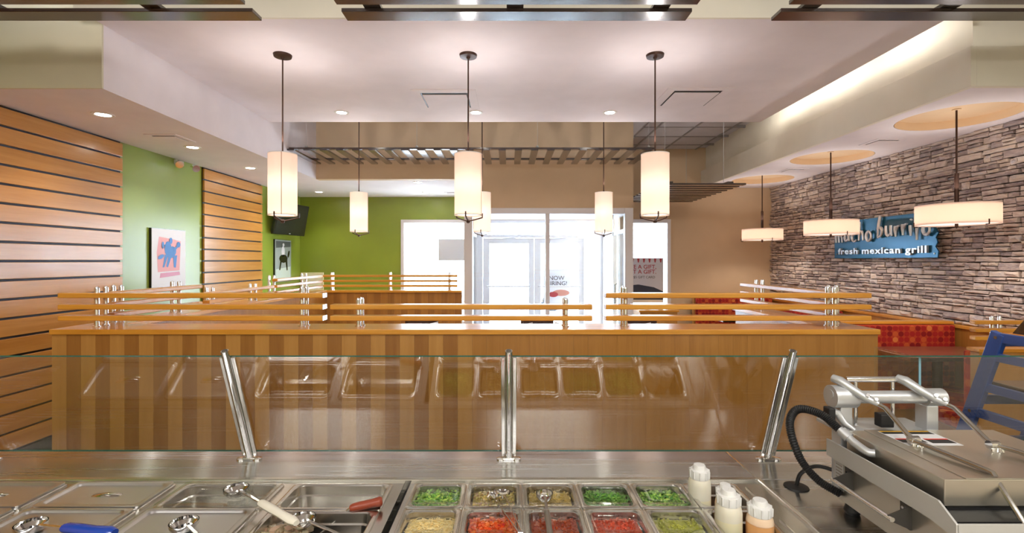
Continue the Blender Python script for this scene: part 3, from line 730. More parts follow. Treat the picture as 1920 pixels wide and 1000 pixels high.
# point lamp inside the shade; spots added above and below light ceiling and room
for x, w, sm in ((-1.775, 'left', 20), (-.315, 'middle', 75), (1.155, 'right', 80)):
    make_pendant(x, 3.86, CEN, '%s of the three large cream cylinder pendants nearest the counter' % w.capitalize(), 'front row of cylinder pendants', sm)
for x, w in ((-1.841, 'left'), (-.322, 'middle'), (1.177, 'right')):
    make_pendant(x, 6.05, TOP, '%s of the three smaller-looking cylinder pendants before the entrance' % w.capitalize(), 'rear row of cylinder pendants', 90)
# drum pendants
for (x, y), w in zip(DR, ('nearest', 'middle', 'farthest')):
    t = thing('drum_pendant', 'Wide cream drum lamp before the stone wall, %s of three' % w, 'pendant lamp', (x, y, 1.925), 'drum lamps before the stone wall')
    r, H = .27, .165
    local(MB().lathe([(r, 0), (r, H)], n=72, caps=False), 'lamp_shade', M['drum'], t)
    for k in range(3): light('POINT', (x+.12*math.cos(2.1*k), y+.12*math.sin(2.1*k), 1.925+.08), .10, (1, .82, .70), size=.03)
    local(MB().lathe([(r-.006, .014), (r-.006, .010)], n=48), 'diffuser', M['ddiff'], t)
    local(MB().lathe([(.002, H-.01), (r-.006, H-.01), (r-.006, H-.012)], n=48, caps=False), 'top_disc', M['ltrim'], t)
    local(MB().cyl((0, 0, H-.01), (0, 0, H+.26), .016, 12).cyl((0, 0, H+.26), (0, 0, SOFF+.07-1.925), .007, 8), 'rod', M['bronze'], t)
    local(MB().lathe([(.012, -.008), (.03, -.006), (.03, 0)], (0, 0, SOFF+.069-1.925), 24), 'canopy', M['ochre'], t)
    local(MB().lathe([(.001, -.03), (.012, -.02), (.012, .012), (.004, .014)], n=12), 'finial', M['bronze'], t)
    for k in range(3):
        a = R(-90 + 120*k); local(MB().tube([(math.cos(a)*(r+.006), math.sin(a)*(r+.006), .028), (math.cos(a)*(r+.006), math.sin(a)*(r+.006), -.01), (math.cos(a)*(r-.02), math.sin(a)*(r-.02), -.012)], .005, 6), 'clip', M['bronze'], t)
    light('SPOT', (x, y, 1.925+H+.12), 11, (1, .93, .88), (R(180), 0, 0), .06, spot=R(168), blend=1)
    light('SPOT', (x, y, 1.87), 9, WARM, (0, 0, 0), .04, spot=R(150), blend=.5)

# ------------------------------------------------------------------ slatted trellises
TR = [(-3.60, -1.51, 'left', (-3.05, -2.1)), (-.985, 1.085, 'middle', (-.80, .04, .90)), (1.61, 3.70, 'right', (1.78, 2.6, 3.3))]
for x0, x1, w, cr in TR:
    t = thing('ceiling_trellis', 'dark wooden trellis hanging above the counter, %s of three' % w, 'trellis', ((x0+x1)/2, 2.6, 3.10), 'trellises above the counter')
    z = 3.10
    for k in range(5):
        y0 = 2.895 - .19*k
        build(MB().box(x0, x1, y0, y0+.112, z, z+.022), 'slat', M['espresso'], t, bevel=.002)
    for x in cr:
        build(MB().box(x-.05, x+.05, 2.08, 3.03, z+.0225, z+.045), 'crossbar', M['espresso_y'], t, bevel=.002)
    for x in (x0+.25, x1-.25):
        build(MB().cyl((x, 2.5, z+.02), (x, 2.5, HIGH+.02), .002, 6), 'wire', M['dsteel'], t)
# trellis in front of the bulkhead: slats run front to back under two bars
t = thing('ceiling_trellis', 'dark slatted trellis hanging before the tan bulkhead above the entrance', 'trellis', (-.46, 6.7, 3.06))
for k in range(23):
    x = -2.735 + k*.2045
    build(MB().box(x-.045, x+.045, 6.16, 7.05, 3.015, 3.037), 'slat', M['espresso_y'], t, bevel=.002)
for y in (6.22, 6.86): build(MB().box(-2.77, 1.85, y-.03, y+.03, 3.038, 3.06), 'crossbar', M['espresso'], t, bevel=.002)
for x in (-2.56, -1.16, .37, 1.78):
    build(MB().cyl((x, 6.22, 3.06), (x, 6.22, TOP), .0018, 6).lathe([(.002, 3.062), (.018, 3.07), (.018, 3.085), (.002, 3.09)], (x, 6.22, 0), 10), 'wire', M['alu'], t)
t = thing('ceiling_trellis', 'dark slatted trellis hanging right of the entrance near the tan wall', 'trellis', (2.35, 6.8, 2.555))
for k in range(11):
    y = 5.98 + k*.172
    build(MB().box(1.83, 2.9, y, y+.09, 2.555, 2.577), 'slat', M['espresso'], t, bevel=.002)
for x in (1.98, 2.72): build(MB().box(x-.035, x+.035, 6.0, 7.75, 2.578, 2.60), 'crossbar', M['espresso_y'], t, bevel=.002)
for x, y in ((2.72, 6.2), (2.72, 7.5), (1.98, 6.2)):
    build(MB().cyl((x, y, 2.60), (x, y, HIGH), .003, 6), 'wire', M['alu'], t)

# ------------------------------------------------------------------ half-height partitions with rails
PT = 1.21
def rail_posts(t, pts, zt, along='x'):
    for (x, y) in pts:
        offs = ((0, 0), (0, .07)) if along == 'x' else ((0, 0), (-.055 if x < 0 else .055, 0))
        for dx, dy in offs:
            build(MB().lathe([(.0145, PT), (.0145, zt-.012), (.011, zt-.003), (.002, zt)], (x+dx, y+dy, 0), 14).lathe([(.022, PT), (.022, PT+.006)], (x+dx, y+dy, 0), 14), 'post', M['chrome'], t, (x+dx, y+dy, PT))
RZ3 = (1.413, 1.342, 1.272); RZ2 = (1.342, 1.272)
fp = thing('partition', 'long waist-high wood partition with striped veneer facing the counter', 'partition', (-.35, 3.1, 0))
build(MB().box(-2.79, 2.26, 3.012, 3.25, .1, PT-.032), 'core', M['veneer_m'], fp)
build(MB().box(-2.77, 2.24, 3.03, 3.24, 0, .1), 'plinth', M['blackp'], fp)
n = 57; w = (2.26+2.79)/n
for k in range(n):
    x0 = -2.79 + k*w
    if k < 29: m_ = M['veneer_l'] if k % 2 == 0 else M['veneer_d']
    else: m_ = M['veneer_m']
    build(MB().box(x0+.0003, x0+w-.0003, 3.0, 3.012, .1, PT-.032), 'veneer_strip', m_, fp, (x0, 3.0, .1))
build(MB().box(-2.80, 2.27, 2.99, 3.27, PT-.032, PT), 'cap', M['gold'], fp, bevel=.003)
def rails(t, x0, x1, y, zs, m_=None, d=.075):
    for z in zs: build(MB().box(x0, x1, y, y+d, z-.0155, z+.0155), 'rail', m_ or M['gold'], t, (x0, y, z), bevel=.005)
def rails_y(t, x, y0, y1, zs, d=.06):
    for z in zs: build(MB().box(x, x+d, y0, y1, z-.0155, z+.0155), 'rail', M['gold_y'], t, (x, y0, z), bevel=.005)
t = thing('partition_railing', 'left three-rail golden railing on the front partition', 'railing', (-1.97, 3.1, PT), 'railings on the front partition')
rails(t, -2.79, -1.15, 3.035, RZ3); rail_posts(t, [(-2.62, 3.125), (-1.315, 3.125)], 1.465)
for z in RZ3: build(MB().box(-1.15, -1.148, 3.037, 3.108, z-.014, z+.014), 'rail_end_sheen', M['chrome'], t)  # thin chrome facing added for the bright reflection on the rail ends
t = thing('partition_railing', 'low two-rail golden railing in the middle of the front partition', 'railing', (-.3, 3.1, PT), 'railings on the front partition')
rails(t, -1.105, .52, 3.035, RZ2); rail_posts(t, [(-.955, 3.125), (.366, 3.125)], 1.392)
t = thing('partition_railing', 'right three-rail golden railing on the front partition', 'railing', (1.4, 3.1, PT), 'railings on the front partition')
rails(t, .605, 2.25, 3.035, RZ3); rail_posts(t, [(.745, 3.125), (2.08, 3.125)], 1.465)
# left side partition
lp = thing('partition', 'wood side partition running back along the left aisle', 'partition', (-2.62, 5, 0))
build(MB().box(-2.70, -2.57, 3.27, 6.9, .1, PT-.03), 'core', M['veneer_m'], lp)
build(MB().box(-2.69, -2.58, 3.28, 6.9, 0, .1), 'plinth', M['blackp'], lp)
build(MB().box(-2.80, -2.55, 3.271, 6.9, PT-.03, PT), 'cap', M['gold_y'], lp, bevel=.003)
for (y0, y1, zs, zt, pp, lab) in ((3.2, 4.13, RZ3, 1.465, (3.36, 3.95), 'nearest three-rail railing on the left side partition'),
                                 (4.22, 5.40, RZ2, 1.392, (4.40, 5.14), 'low two-rail railing on the left side partition'),
                                 (5.30, 6.80, RZ3, 1.465, (5.55, 6.42), 'farthest three-rail railing on the left side partition')):
    t = thing('partition_railing', lab, 'railing', (-2.62, (y0+y1)/2, PT), 'railings on the side partitions')
    if lab.startswith('far'): y0 = 5.46
    rails_y(t, -2.63, y0, y1, zs); rail_posts(t, [(-2.65, q) for q in pp], zt, 'y')
# far left partition
bp_ = thing('partition', 'far wood partition in front of the left window', 'partition', (-1.6, 6.95, 0))
build(MB().box(-2.75, -.66, 6.93, 7.05, .1, PT-.03), 'core', M['veneer_m'], bp_)
n = 22; w = (2.75-.66)/n
for k in range(n): build(MB().box(-2.75+k*w+.0003, -2.75+(k+1)*w-.0003, 6.92, 6.93, .1, PT-.03), 'veneer_strip', (M['veneer_d'] if k % 2 else M['veneer_m']), bp_, (-2.75+k*w, 6.92, .1))
build(MB().box(-2.75, -.66, 6.90, 7.07, PT-.03, PT), 'cap', M['gold'], bp_, bevel=.003)
t = thing('partition_railing', 'thin three-rail railing on the far partition before the left window', 'railing', (-1.6, 6.95, PT))
rails(t, -2.62, -.72, 6.94, RZ3, d=.04); rail_posts(t, [(-2.52, 6.99), (-1.69, 6.99), (-.84, 6.99)], 1.465)
# right side partition
rp = thing('partition', 'short wood side partition running back at the right', 'partition', (2.12, 3.8, 0))
build(MB().box(2.06, 2.20, 3.27, 4.45, .1, PT-.03), 'core', M['veneer_m'], rp)
build(MB().box(2.07, 2.19, 3.28, 4.44, 0, .1), 'plinth', M['blackp'], rp)
build(MB().box(2.04, 2.27, 3.271, 4.47, PT-.03, PT), 'cap', M['gold_y'], rp, bevel=.003)
t = thing('partition_railing', 'three-rail railing on the short right side partition', 'railing', (2.13, 3.8, PT), 'railings on the side partitions')
rails_y(t, 2.10, 3.13, 4.45, RZ3); rail_posts(t, [(2.175, 3.33), (2.175, 4.30)], 1.465, 'y')

# ------------------------------------------------------------------ booths along the right wall
def bench(x0, x1, y, face, label, top=1.05, seat=True, y_seat=.5):
    """face=-1: back cushion looks at the camera"""
    t = thing('booth_bench', label, 'bench', ((x0+x1)/2, y, 0), 'red patterned booth benches')
    yb = y if face < 0 else y
    build(MB().box(x0, x1, y, y+.07, 0, top-.025), 'back_panel', M['veneer_l'], t, bevel=.003)
    build(MB().box(x0-.01, x1, y-.02 if face < 0 else y-.01, y+.09, top-.025, top), 'cap', M['gold'], t, bevel=.003)
    if face < 0: build(MB().box(x0+.02, x1-.02, y-.06, y, .46, top-.03), 'backrest', M['fabric'], t, (x0, y, .5), bevel=.015)
    else: build(MB().box(x0+.001, x1-.02, y+.07, y+.13, .46, top-.03), 'backrest', M['fabric'], t, (x0, y, .5), bevel=.015)
    s0, s1 = (y-y_seat, y-.06) if face < 0 else (y+.13, y+y_seat+.07)
    build(MB().box(x0+.02, x1-.02, s0, s1, .36, .47), 'seat', M['fabric'], t, (x0, y, .4), bevel=.02)
    build(MB().box(x0+.02, x1-.02, s0+.03, s1, 0, .36), 'base', M['veneer_d'], t)
    return t
bench(3.36, 4.18, 3.50, 1, 'nearest booth bench, wood end with red patterned edge, behind the high chair', 1.0)
bench(2.55, 4.18, 4.62, -1, 'red patterned booth bench facing the dark table at the right', 1.06, y_seat=.45)
bench(2.94, 4.18, 6.15, -1, 'red booth bench seen through the right railing, in the middle of the wall', 1.03)
bench(2.94, 4.18, 7.78, -1, 'farthest red booth bench, against the tan back wall', 1.07)
t = thing('partition_railing', 'short three-rail railing above the nearest booth, beside the stone wall', 'railing', (3.7, 3.42, 1.0))
for z in (1.20, 1.145, 1.09): build(MB().box(3.24, 4.15, 3.40, 3.45, z-.013, z+.013), 'rail', M['gold'], t, (3.24, 3.4, z), bevel=.005)
for x in (3.42, 3.475):
    build(MB().lathe([(.013, 1.0), (.013, 1.228), (.009, 1.238), (.002, 1.24)], (x, 3.47, 0), 12), 'post', M['chrome'], t)
    build(MB().lathe([(.013, 1.0), (.013, 1.228), (.009, 1.238), (.002, 1.24)], (x+.45, 3.47, 0), 12), 'post', M['chrome'], t)
def booth_table(x0, x1, y0, y1, z, label):
    t = thing('booth_table', label, 'table', ((x0+x1)/2, (y0+y1)/2, 0), 'dark booth tables')
    build(MB().box(x0, x1, y0, y1, z-.035, z), 'tabletop', M['walnut'], t, bevel=.006)
    build(MB().box(x0-.002, x1, y0-.003, y0+.001, z-.033, z-.003), 'edge_band', M['blackp'], t)
    cx = (x0+x1)/2; cy = (y0+y1)/2
    build(MB().lathe([(.035, .03), (.035, z-.04)], (cx, cy, 0), 16), 'leg', M['black'], t)
    build(MB().box(cx-.3, cx+.3, cy-.03, cy+.03, 0, .03).box(cx-.03, cx+.03, cy-.2, cy+.2, 0, .03), 'foot', M['black'], t)
booth_table(3.28, 4.17, 4.0, 4.52, .84, 'dark wood booth table before the red patterned bench')
booth_table(3.0, 4.17, 5.3, 5.85, .80, 'dark booth table in the middle booth by the stone wall')
booth_table(3.0, 4.17, 6.85, 7.45, .80, 'dark booth table in the farthest booth')
# low wood cabinet below the right window
t = thing('low_cabinet', 'low wood cabinet under the right-hand window', 'cabinet', (2.2, 7.4, 0))
build(MB().box(1.95, 2.50, 7.25, 7.85, .06, .87), 'body', M['veneer_l'], t, bevel=.003)
build(MB().box(1.93, 2.52, 7.23, 7.87, .87, .90), 'cap', M['gold'], t, bevel=.003)
build(MB().box(1.97, 2.48, 7.28, 7.84, 0, .06), 'plinth', M['blackp'], t)
for x in (2.10, 2.30): build(MB().lathe([(.03, .90), (.035, .905), (.03, .93), (.01, .94)], (x, 7.4, 0), 14), 'knob', M['black'], t)

# cafe tables and chairs in the middle bay
def cafe_table(x, y, label):
    t = thing('cafe_table', label, 'table', (x, y, 0), 'square cafe tables in the middle bay')
    local(MB().box(-.35, .35, -.35, .35, .725, .76), 'tabletop', M['walnut'], t, bevel=.006)
    local(MB().lathe([(.035, .03), (.035, .725)], n=16), 'leg', M['black'], t)
    local(MB().box(-.3, .3, -.035, .035, 0, .03).box(-.035, .035, -.3, .3, 0, .0295), 'foot', M['black'], t)
def cafe_chair(x, y, rz, label):
    t = thing('cafe_chair', label, 'chair', (x, y, 0), 'dark cafe chairs in the middle bay', (0, 0, rz))
    local(MB().box(-.2, .2, -.2, .2, .43, .46), 'seat', M['espresso'], t, bevel=.01)
    local(MB().box(-.2, .2, .19, .215, .72, .92), 'backrest', M['espresso'], t, bevel=.01)
    for sx in (-1, 1):
        local(MB().bar((sx*.18, -.18, 0), (sx*.18, -.18, .43), .03, .03), 'leg', M['espresso'], t)
        local(MB().bar((sx*.18, .20, 0), (sx*.18, .19, .90), .03, .03), 'leg', M['espresso'], t)
def menu(x, y, rz, m_, label):
    t = thing('table_card', label, 'menu', (x, y, .76), 'folded cards on the cafe tables', (0, 0, rz))
    local(MB().add([(-.08, -.05, 0), (.08, -.05, 0), (.08, 0, .22), (-.08, 0, .22), (-.08, -.047, 0), (.08, -.047, 0), (.08, .0, .215), (-.08, 0, .215)],
                   [(0,1,2,3),(7,6,5,4),(0,4,5,1),(1,5,6,2),(2,6,7,3),(3,7,4,0)]), 'front_leaf', m_, t)
    local(MB().add([(-.08, .05, 0), (.08, .05, 0), (.08, 0, .22), (-.08, 0, .22), (-.08, .047, 0), (.08, .047, 0), (.08, .0, .215), (-.08, 0, .215)],
                   [(3,2,1,0),(4,5,6,7),(1,5,4,0),(2,6,5,1),(3,7,6,2),(0,4,7,3)]), 'back_leaf', m_, t)
DARKP = mat('dark_card', (.16, .05, .03), .5)
for i, (x, w) in enumerate(((-1.05, 'left'), (.35, 'middle'), (1.6, 'right'))):
    cafe_table(x, 5.15, 'dark square cafe table in the middle bay, %s of three' % w)
    cafe_chair(x, 4.55, PI, 'dark cafe chair on the near side of the %s cafe table' % w)
    cafe_chair(x, 5.75, 0, 'dark cafe chair on the far side of the %s cafe table' % w)
menu(-.98, 5.1, .3, DARKP, 'dark folded card on the left cafe table')
menu(-.78, 5.15, 1.2, M['paper'], 'white folded card on the left cafe table')
menu(.22, 5.1, 1.1, M['paper'], 'white folded card on the middle cafe table, left one')
menu(.52, 5.15, 1.9, M['paper'], 'white folded card on the middle cafe table, right one')
menu(1.45, 5.1, .9, M['paper'], 'white folded card on the right cafe table')

# high chair at the far right; its blue is reflection put into the colour
hc = thing('high_chair', 'tall wooden high chair, coloured blue for its reflections, with a dark tray at the far right edge', 'high chair', (2.8, 2.35, 0))
B_ = M['blue']
def hleg(z, far): return (2.595 + .34*(1.246-z)) if far else (2.37 - .34*(1.246-z))
for x in (2.60, 2.98):
    for far in (True, False):
        build(MB().bar((x, hleg(0, far), 0), (x, hleg(1.246, far), 1.246), .03, .075, (0, 1, 0)), 'leg', B_, hc, bevel=.004)
    for z, h in ((1.222, .05), (1.115, .045), (.94, .045), (.79, .05), (.42, .05)):
        build(MB().box(x-.012, x+.012, hleg(z, False), hleg(z, True), z-h/2, z+h/2), 'rail', B_, hc, bevel=.003)
for z in (1.20, .86, .60):
    for far in (True, False): build(MB().box(2.612, 2.968, hleg(z, far)-.012, hleg(z, far)+.012, z-.025, z+.025), 'rail', B_, hc, bevel=.003)
build(MB().box(2.615, 2.965, 2.28, 2.68, .955, .977), 'seat', M['espresso'], hc, bevel=.006)
build(MB().prism([(2.30, 1.25), (2.56, 1.25), (2.50, 1.33), (2.34, 1.33)], lambda a, b: (2.63, a, b), lambda a, b: (2.95, a, b)), 'tray', M['espresso'], hc, bevel=.008)
for z in (1.222, .79): build(MB().cyl((2.583, hleg(z, True), z), (2.588, hleg(z, True), z), .009, 10), 'bolt', M['dsteel'], hc)

# ------------------------------------------------------------------ service counter
CZ = .89
ct = thing('service_counter', 'long stainless steel service counter across the foreground', 'counter', (-.4, 1.5, 0))
build(MB().box(-3.3, 3.3, 1.656, 1.905, CZ-.04, CZ).box(-3.3, 3.3, 1.885, 1.905, .1, CZ-.04), 'back_deck', M['steel'], ct, bevel=.003)
build(MB().box(-3.3, .842, 1.642, 1.662, CZ-.03, CZ+.007).box(.836, .852, 1.0, 1.662, CZ-.03, CZ+.007), 'raised_rim', M['steel2'], ct, bevel=.003)
build(MB().box(.852, 3.3, .8, 1.656, CZ-.04, CZ), 'right_deck', M['steel'], ct, bevel=.003)
build(MB().box(-3.3, 3.3, 1.0, 1.86, .1, .7), 'cabinet_body', M['steel'], ct)
build(MB().box(-3.3, 3.3, 1.05, 1.80, 0, .1), 'plinth', M['blackp'], ct)
# seam between deck sections
build(MB().bar((.842, 1.66, CZ+.0015), (.842, 1.90, CZ+.0015), .006, .002), 'deck_seam', M['chrome'], ct)
WX = [-1.612, -1.255, -.898, -.541]; PW, PD = .325, .172
rows = [1.535, 1.361, 1.187]
# steam deck with openings
holes = []
for x in WX:
    for y in rows: holes.append(rrect(PW-.02, PD-.014, .03, x, y))
me = plate([(-1.95, 1.02), (-.345, 1.02), (-.345, 1.642), (-1.95, 1.642)], holes, CZ-.004, CZ-.001, 'steam_deck')
place(me, 'steam_deck', M['steel2'], ct, (0, 0, 0))
build(MB().box(-3.3, -1.95, 1.02, 1.642, CZ-.004, CZ-.001), 'left_deck', M['steel'], ct)
build(MB().box(-.345, -.325, 1.0, 1.642, CZ-.12, CZ-.03), 'divider_gap', M['wellblack'], ct)
CXS = [-.222 + .1765*k for k in range(6)]
crow = [1.540, 1.374, 1.208]; QW, QD = .174, .163
holes = [rrect(QW-.02, QD-.02, .025, x, y) for x in CXS for y in crow]
me = plate([(-.325, 1.02), (.836, 1.02), (.836, 1.642), (-.325, 1.642)], holes, CZ-.004, CZ-.001, 'cold_deck')
place(me, 'cold_deck', M['steel2'], ct, (0, 0, 0))
build(MB().bar((.775, 1.60, CZ+.0012), (.775, 1.44, CZ+.0012), .004, .004).bar((.775, 1.40, CZ+.0012), (.775, 1.1, CZ+.0012), .004, .004), 'slide_line', M['chrome'], ct)

def pan_mesh(w, d, depth, r=.028):
    L_ = [rrect(w, d, .012, z=-.004), rrect(w, d, .012, z=.003), rrect(w-.006, d-.006, .012, z=.005), rrect(w-.022, d-.022, .022, z=.005), rrect(w-.03, d-.03, r, z=.001),
          rrect(w-.036, d-.036, r, z=-.025), rrect(w-.044, d-.044, r, z=-.029), rrect(w-.054, d-.054, r, z=-depth+.012), rrect(w-.075, d-.075, r*.8, z=-depth)]
    return MB().loft(L_, False, True)
def lid_mesh(w, d, oval=True):
    L_ = [rrect(w-.01, d-.006, .012, z=.004), rrect(w-.01, d-.006, .012, z=.0095), rrect(w-.034, d-.030, .018, z=.0105), rrect(w-.040, d-.036, .018, z=.009), rrect(w-.060, d-.054, .020, z=-.010), rrect(w-.066, d-.060, .018, z=-.012)]
    if oval: L_ += [ell(.125, .074, -.012), ell(.118, .067, -.015), ell(.085, .046, -.032)]
    return MB().loft(L_, True, True)
def clear_lid(w, d):
    L_ = [rrect(w-.008, d-.006, .014, z=.0065), rrect(w-.008, d-.006, .014, z=.010), rrect(w-.030, d-.030, .02, z=.0105), rrect(w-.034, d-.034, .02, z=.005), rrect(w-.052, d-.052, .018, z=.003),
          rrect(w*.50, d*.42, .01, z=.003), rrect(w*.46, d*.36, .01, z=-.012)]
    return MB().loft(L_, False, True)
PAN3 = pan_mesh(PW, PD, .10); PAN6 = pan_mesh(QW, QD, .10, .022)
pan3, pan6 = PAN3.mesh('pan'), PAN6.mesh('pan')
lid3, lid3f, clid3, clid6 = lid_mesh(PW, PD).mesh('lid'), lid_mesh(PW, PD, False).mesh('lid'), clear_lid(PW, PD).mesh('lid'), clear_lid(QW, QD).mesh('lid')
pan3.materials.append(M['steel2']); pan6.materials.append(M['steel2']); lid3.materials.append(M['lidsteel']); lid3f.materials.append(M['lidsteel']); clid3.materials.append(M['plastic']); clid6.materials.append(M['plastic'])
def inst(me, name, loc, label, cat, group=None):
    o = bpy.data.objects.new(name, me); COL.objects.link(o); o.location = loc; WP[o.name] = Vector(loc); return tag(o, label, cat, group)
colw = ['far left', 'second from left', 'third from left', 'fourth, next to the divider']
roww = ['back row', 'middle row', 'front row']
for i, x in enumerate(WX):
    for j, y in enumerate(rows):
        t = inst(pan3, 'steam_table_pan', (x, y, CZ), 'wide steel food pan, %s, %s of the steam table' % (roww[j], colw[i]), 'food pan', 'wide pans of the steam table')
        kind = {(0, 0): 'lid', (1, 0): 'lid', (2, 0): 'clear', (3, 0): None, (0, 1): 'half', (1, 1): 'flat', (2, 1): 'flat', (3, 1): None}.get((i, j), 'lid')
        if kind in ('lid', 'half'):
            ld = thing('pan_lid', 'stainless lid with a recessed handle on the %s pan, %s' % (roww[j], colw[i]), 'pan lid', (x, y, CZ+.002), 'stainless pan lids')
            a = place(lid3, 'cover', M['lidsteel']); a.parent = ld; a.location = (0, 0, 0)
            local(MB().tube([(-.058, 0, -.010), (-.040, 0, .002), (0, 0, .006), (.040, 0, .002), (.058, 0, -.010)], .013, 10, ry=.35), 'handle', M['chrome'], ld)
        elif kind == 'flat':
            inst(lid3f, 'pan_lid', (x, y, CZ+.002), 'plain stainless lid without a handle on the %s pan, %s' % (roww[j], colw[i]), 'pan lid', 'stainless pan lids')
        elif kind == 'clear':
            inst(clid3, 'clear_pan_lid', (x, y, CZ+.002), 'clear plastic lid on the wide pan under the ivory-handled spoon', 'pan lid')

# --- food heaps
def heap(x, y, w, d, zc, n, fn, m_, name, label, base=None, seed=1):
    rnd = random.Random(seed); mb = MB()
    # soft base surface
    g_ = 9
    vs = []
    for j in range(g_):
        for i in range(g_):
            u_, v_ = i/(g_-1)*2-1, j/(g_-1)*2-1
            vs.append((x+u_*w/2, y+v_*d/2, zc + .010*(1-(u_*u_+v_*v_)/2) + rnd.uniform(-.002, .002)))
    fs = [(j*g_+i, j*g_+i+1, (j+1)*g_+i+1, (j+1)*g_+i) for j in range(g_-1) for i in range(g_-1)]
    mb.add(vs, fs, True)
    for _ in range(n):
        u_, v_ = rnd.uniform(-.96, .96), rnd.uniform(-.96, .96)
        p_ = Vector((x+u_*w/2, y+v_*d/2, zc + .010*(1-(u_*u_+v_*v_)/2) + rnd.uniform(0, .006)))
        fn(mb, p_, rnd)
    o = build(mb, name, m_, None, (x, y, zc)); tag(o, label, 'food', None, 'stuff'); return o
def shred(mb, p, r, l=.016, t=.0018):
    a = r.uniform(0, 2*PI); b = r.uniform(-.3, .3); d_ = Vector((math.cos(a), math.sin(a), b))*l*r.uniform(.5, 1)
    mb.bar(p-d_/2, p+d_/2, t, t)
def dice(s0, s1):
    def f(mb, p, r):
        a = r.uniform(0, 2*PI); s_ = r.uniform(s0, s1); d_ = Vector((math.cos(a), math.sin(a), r.uniform(-.5, .5)))*s_
        mb.bar(p-d_/2, p+d_/2, s_*r.uniform(.6, 1), s_*r.uniform(.5, .9))
    return f
def leaf(mb, p, r):
    a = r.uniform(0, 2*PI); l = r.uniform(.010, .022); d_ = Vector((math.cos(a), math.sin(a), r.uniform(-.2, .4)))*l; s_ = Vector((-d_.y, d_.x, r.uniform(-.004, .004)))*.35
    mb.add([p, p+d_*.5+s_, p+d_, p+d_*.5-s_, p+d_*.5+Vector((0, 0, .004))], [(0, 3, 4), (0, 4, 1), (1, 4, 2), (4, 3, 2)])
F = {
 'lettuce': island_mat('lettuce', [(.05, .16, .02), (.10, .28, .03), (.22, .45, .06), (.45, .60, .12)], .4),
 'lime': island_mat('lime', [(.35, .52, .05), (.60, .70, .12), (.75, .8, .3)], .35),
 'corn': island_mat('corn_salad', [(.72, .48, .10), (.80, .62, .22), (.55, .50, .15), (.30, .12, .06), (.75, .62, .35)], .35),
 'pine': island_mat('yellow_salsa', [(.52, .36, .10), (.66, .48, .16), (.46, .38, .12)], .3),
 'cilantro': island_mat('cilantro', [(.03, .13, .015), (.08, .24, .03), (.20, .40, .06)], .4),
 'cheese': island_mat('cheese', [(.95, .66, .22), (.97, .78, .36), (.96, .86, .52)], .5),
 'tomato': island_mat('tomato_salsa', [(.62, .05, .01), (.78, .10, .02), (.85, .22, .05), (.50, .03, .02)], .25),
 'salsa': island_mat('dark_salsa', [(.30, .03, .015), (.42, .06, .02), (.50, .10, .03)], .22),
 'pico': island_mat('red_salsa', [(.55, .06, .03), (.68, .12, .06), (.45, .04, .02)], .22),
 'guac': island_mat('guacamole', [(.38, .40, .05), (.50, .50, .10), (.42, .44, .08)], .4)}
names_c = ['far left', 'second', 'third', 'fourth', 'fifth', 'sixth, with the bottles']
spec = {(0, 0): ('lettuce', leaf, 260, 'green lettuce with lime wedges under the far left clear lid'), (1, 0): ('corn', dice(.004, .008), 260, 'yellow corn salad in the small pan under the tongs'),
        (2, 0): ('pine', dice(.004, .007), 240, 'yellow-brown salsa in the small pan under the grey-handled spoon'), (3, 0): ('cilantro', leaf, 280, 'dark green chopped herbs in the back row, fourth small pan'),
        (4, 0): ('lettuce', leaf, 280, 'green herbs in the back row, fifth small pan beside the bottles'),
        (0, 1): ('cheese', shred, 420, 'shredded yellow cheese in the front-left small pan'), (1, 1): ('tomato', dice(.006, .011), 260, 'bright red diced tomato beside the cheese'),
        (2, 1): ('salsa', dice(.003, .006), 240, 'dark red salsa below the grey-handled spoon'), (3, 1): ('pico', dice(.004, .007), 240, 'pinkish red salsa between dark salsa and guacamole'),
        (4, 1): ('guac', dice(.003, .006), 220, 'pale green guacamole in the middle row')}
for i, x in enumerate(CXS):
    for j, y in enumerate(crow):
        inst(pan6, 'cold_table_pan', (x, y, CZ), 'small steel food pan, %s, %s of the cold table' % (roww[j], names_c[i]), 'food pan', 'small pans of the cold table')
        if i < 5:
            inst(clid6, 'clear_pan_lid', (x, y, CZ+.002), 'clear plastic lid on the small pan, %s, %s' % (roww[j], names_c[i]), 'pan lid', 'clear lids of the cold table')
            if (i, j) in spec:
                k, fn, n_, lab = spec[(i, j)]
                heap(x, y, QW-.042, QD-.042, CZ-.022, n_, fn, F[k], {'lettuce': 'lettuce', 'corn': 'corn_salad', 'pine': 'yellow_salsa', 'cilantro': 'chopped_herbs', 'cheese': 'shredded_cheese', 'tomato': 'diced_tomato', 'salsa': 'dark_salsa', 'pico': 'red_salsa', 'guac': 'guacamole'}[k], lab, seed=i*7+j)
# lime wedges among the lettuce
for k in range(4):
    t = inst(MB().lathe([(.001, -.003), (.014, -.002), (.016, .003), (.012, .006), (.001, .008)], n=14, sx=1.1, sy=.7).mesh('lime_wedge'), 'lime_wedge', (CXS[0]-.03+.022*k, crow[0]-.02+.014*(k % 2), CZ-.017), 'pale lime wedge in the lettuce pan, %s of four' % ('leftmost', 'second from left', 'third from left', 'rightmost')[k], 'lime', 'lime wedges in the lettuce pan')
    t.data.materials.append(F['lime']); t.rotation_euler = (.3, .2*k, k)
# meat stew in the fourth wide pan, middle row, and a white tray inset
heap(WX[3]-.09, rows[1], .13, PD-.05, CZ-.035, 90, dice(.010, .02), island_mat('grey_meat', [(.42, .36, .22), (.55, .45, .30), (.60, .38, .26), (.36, .34, .20)], .35), 'cooked_meat', 'greyish cooked meat in the open pan under the ladles', seed=33)

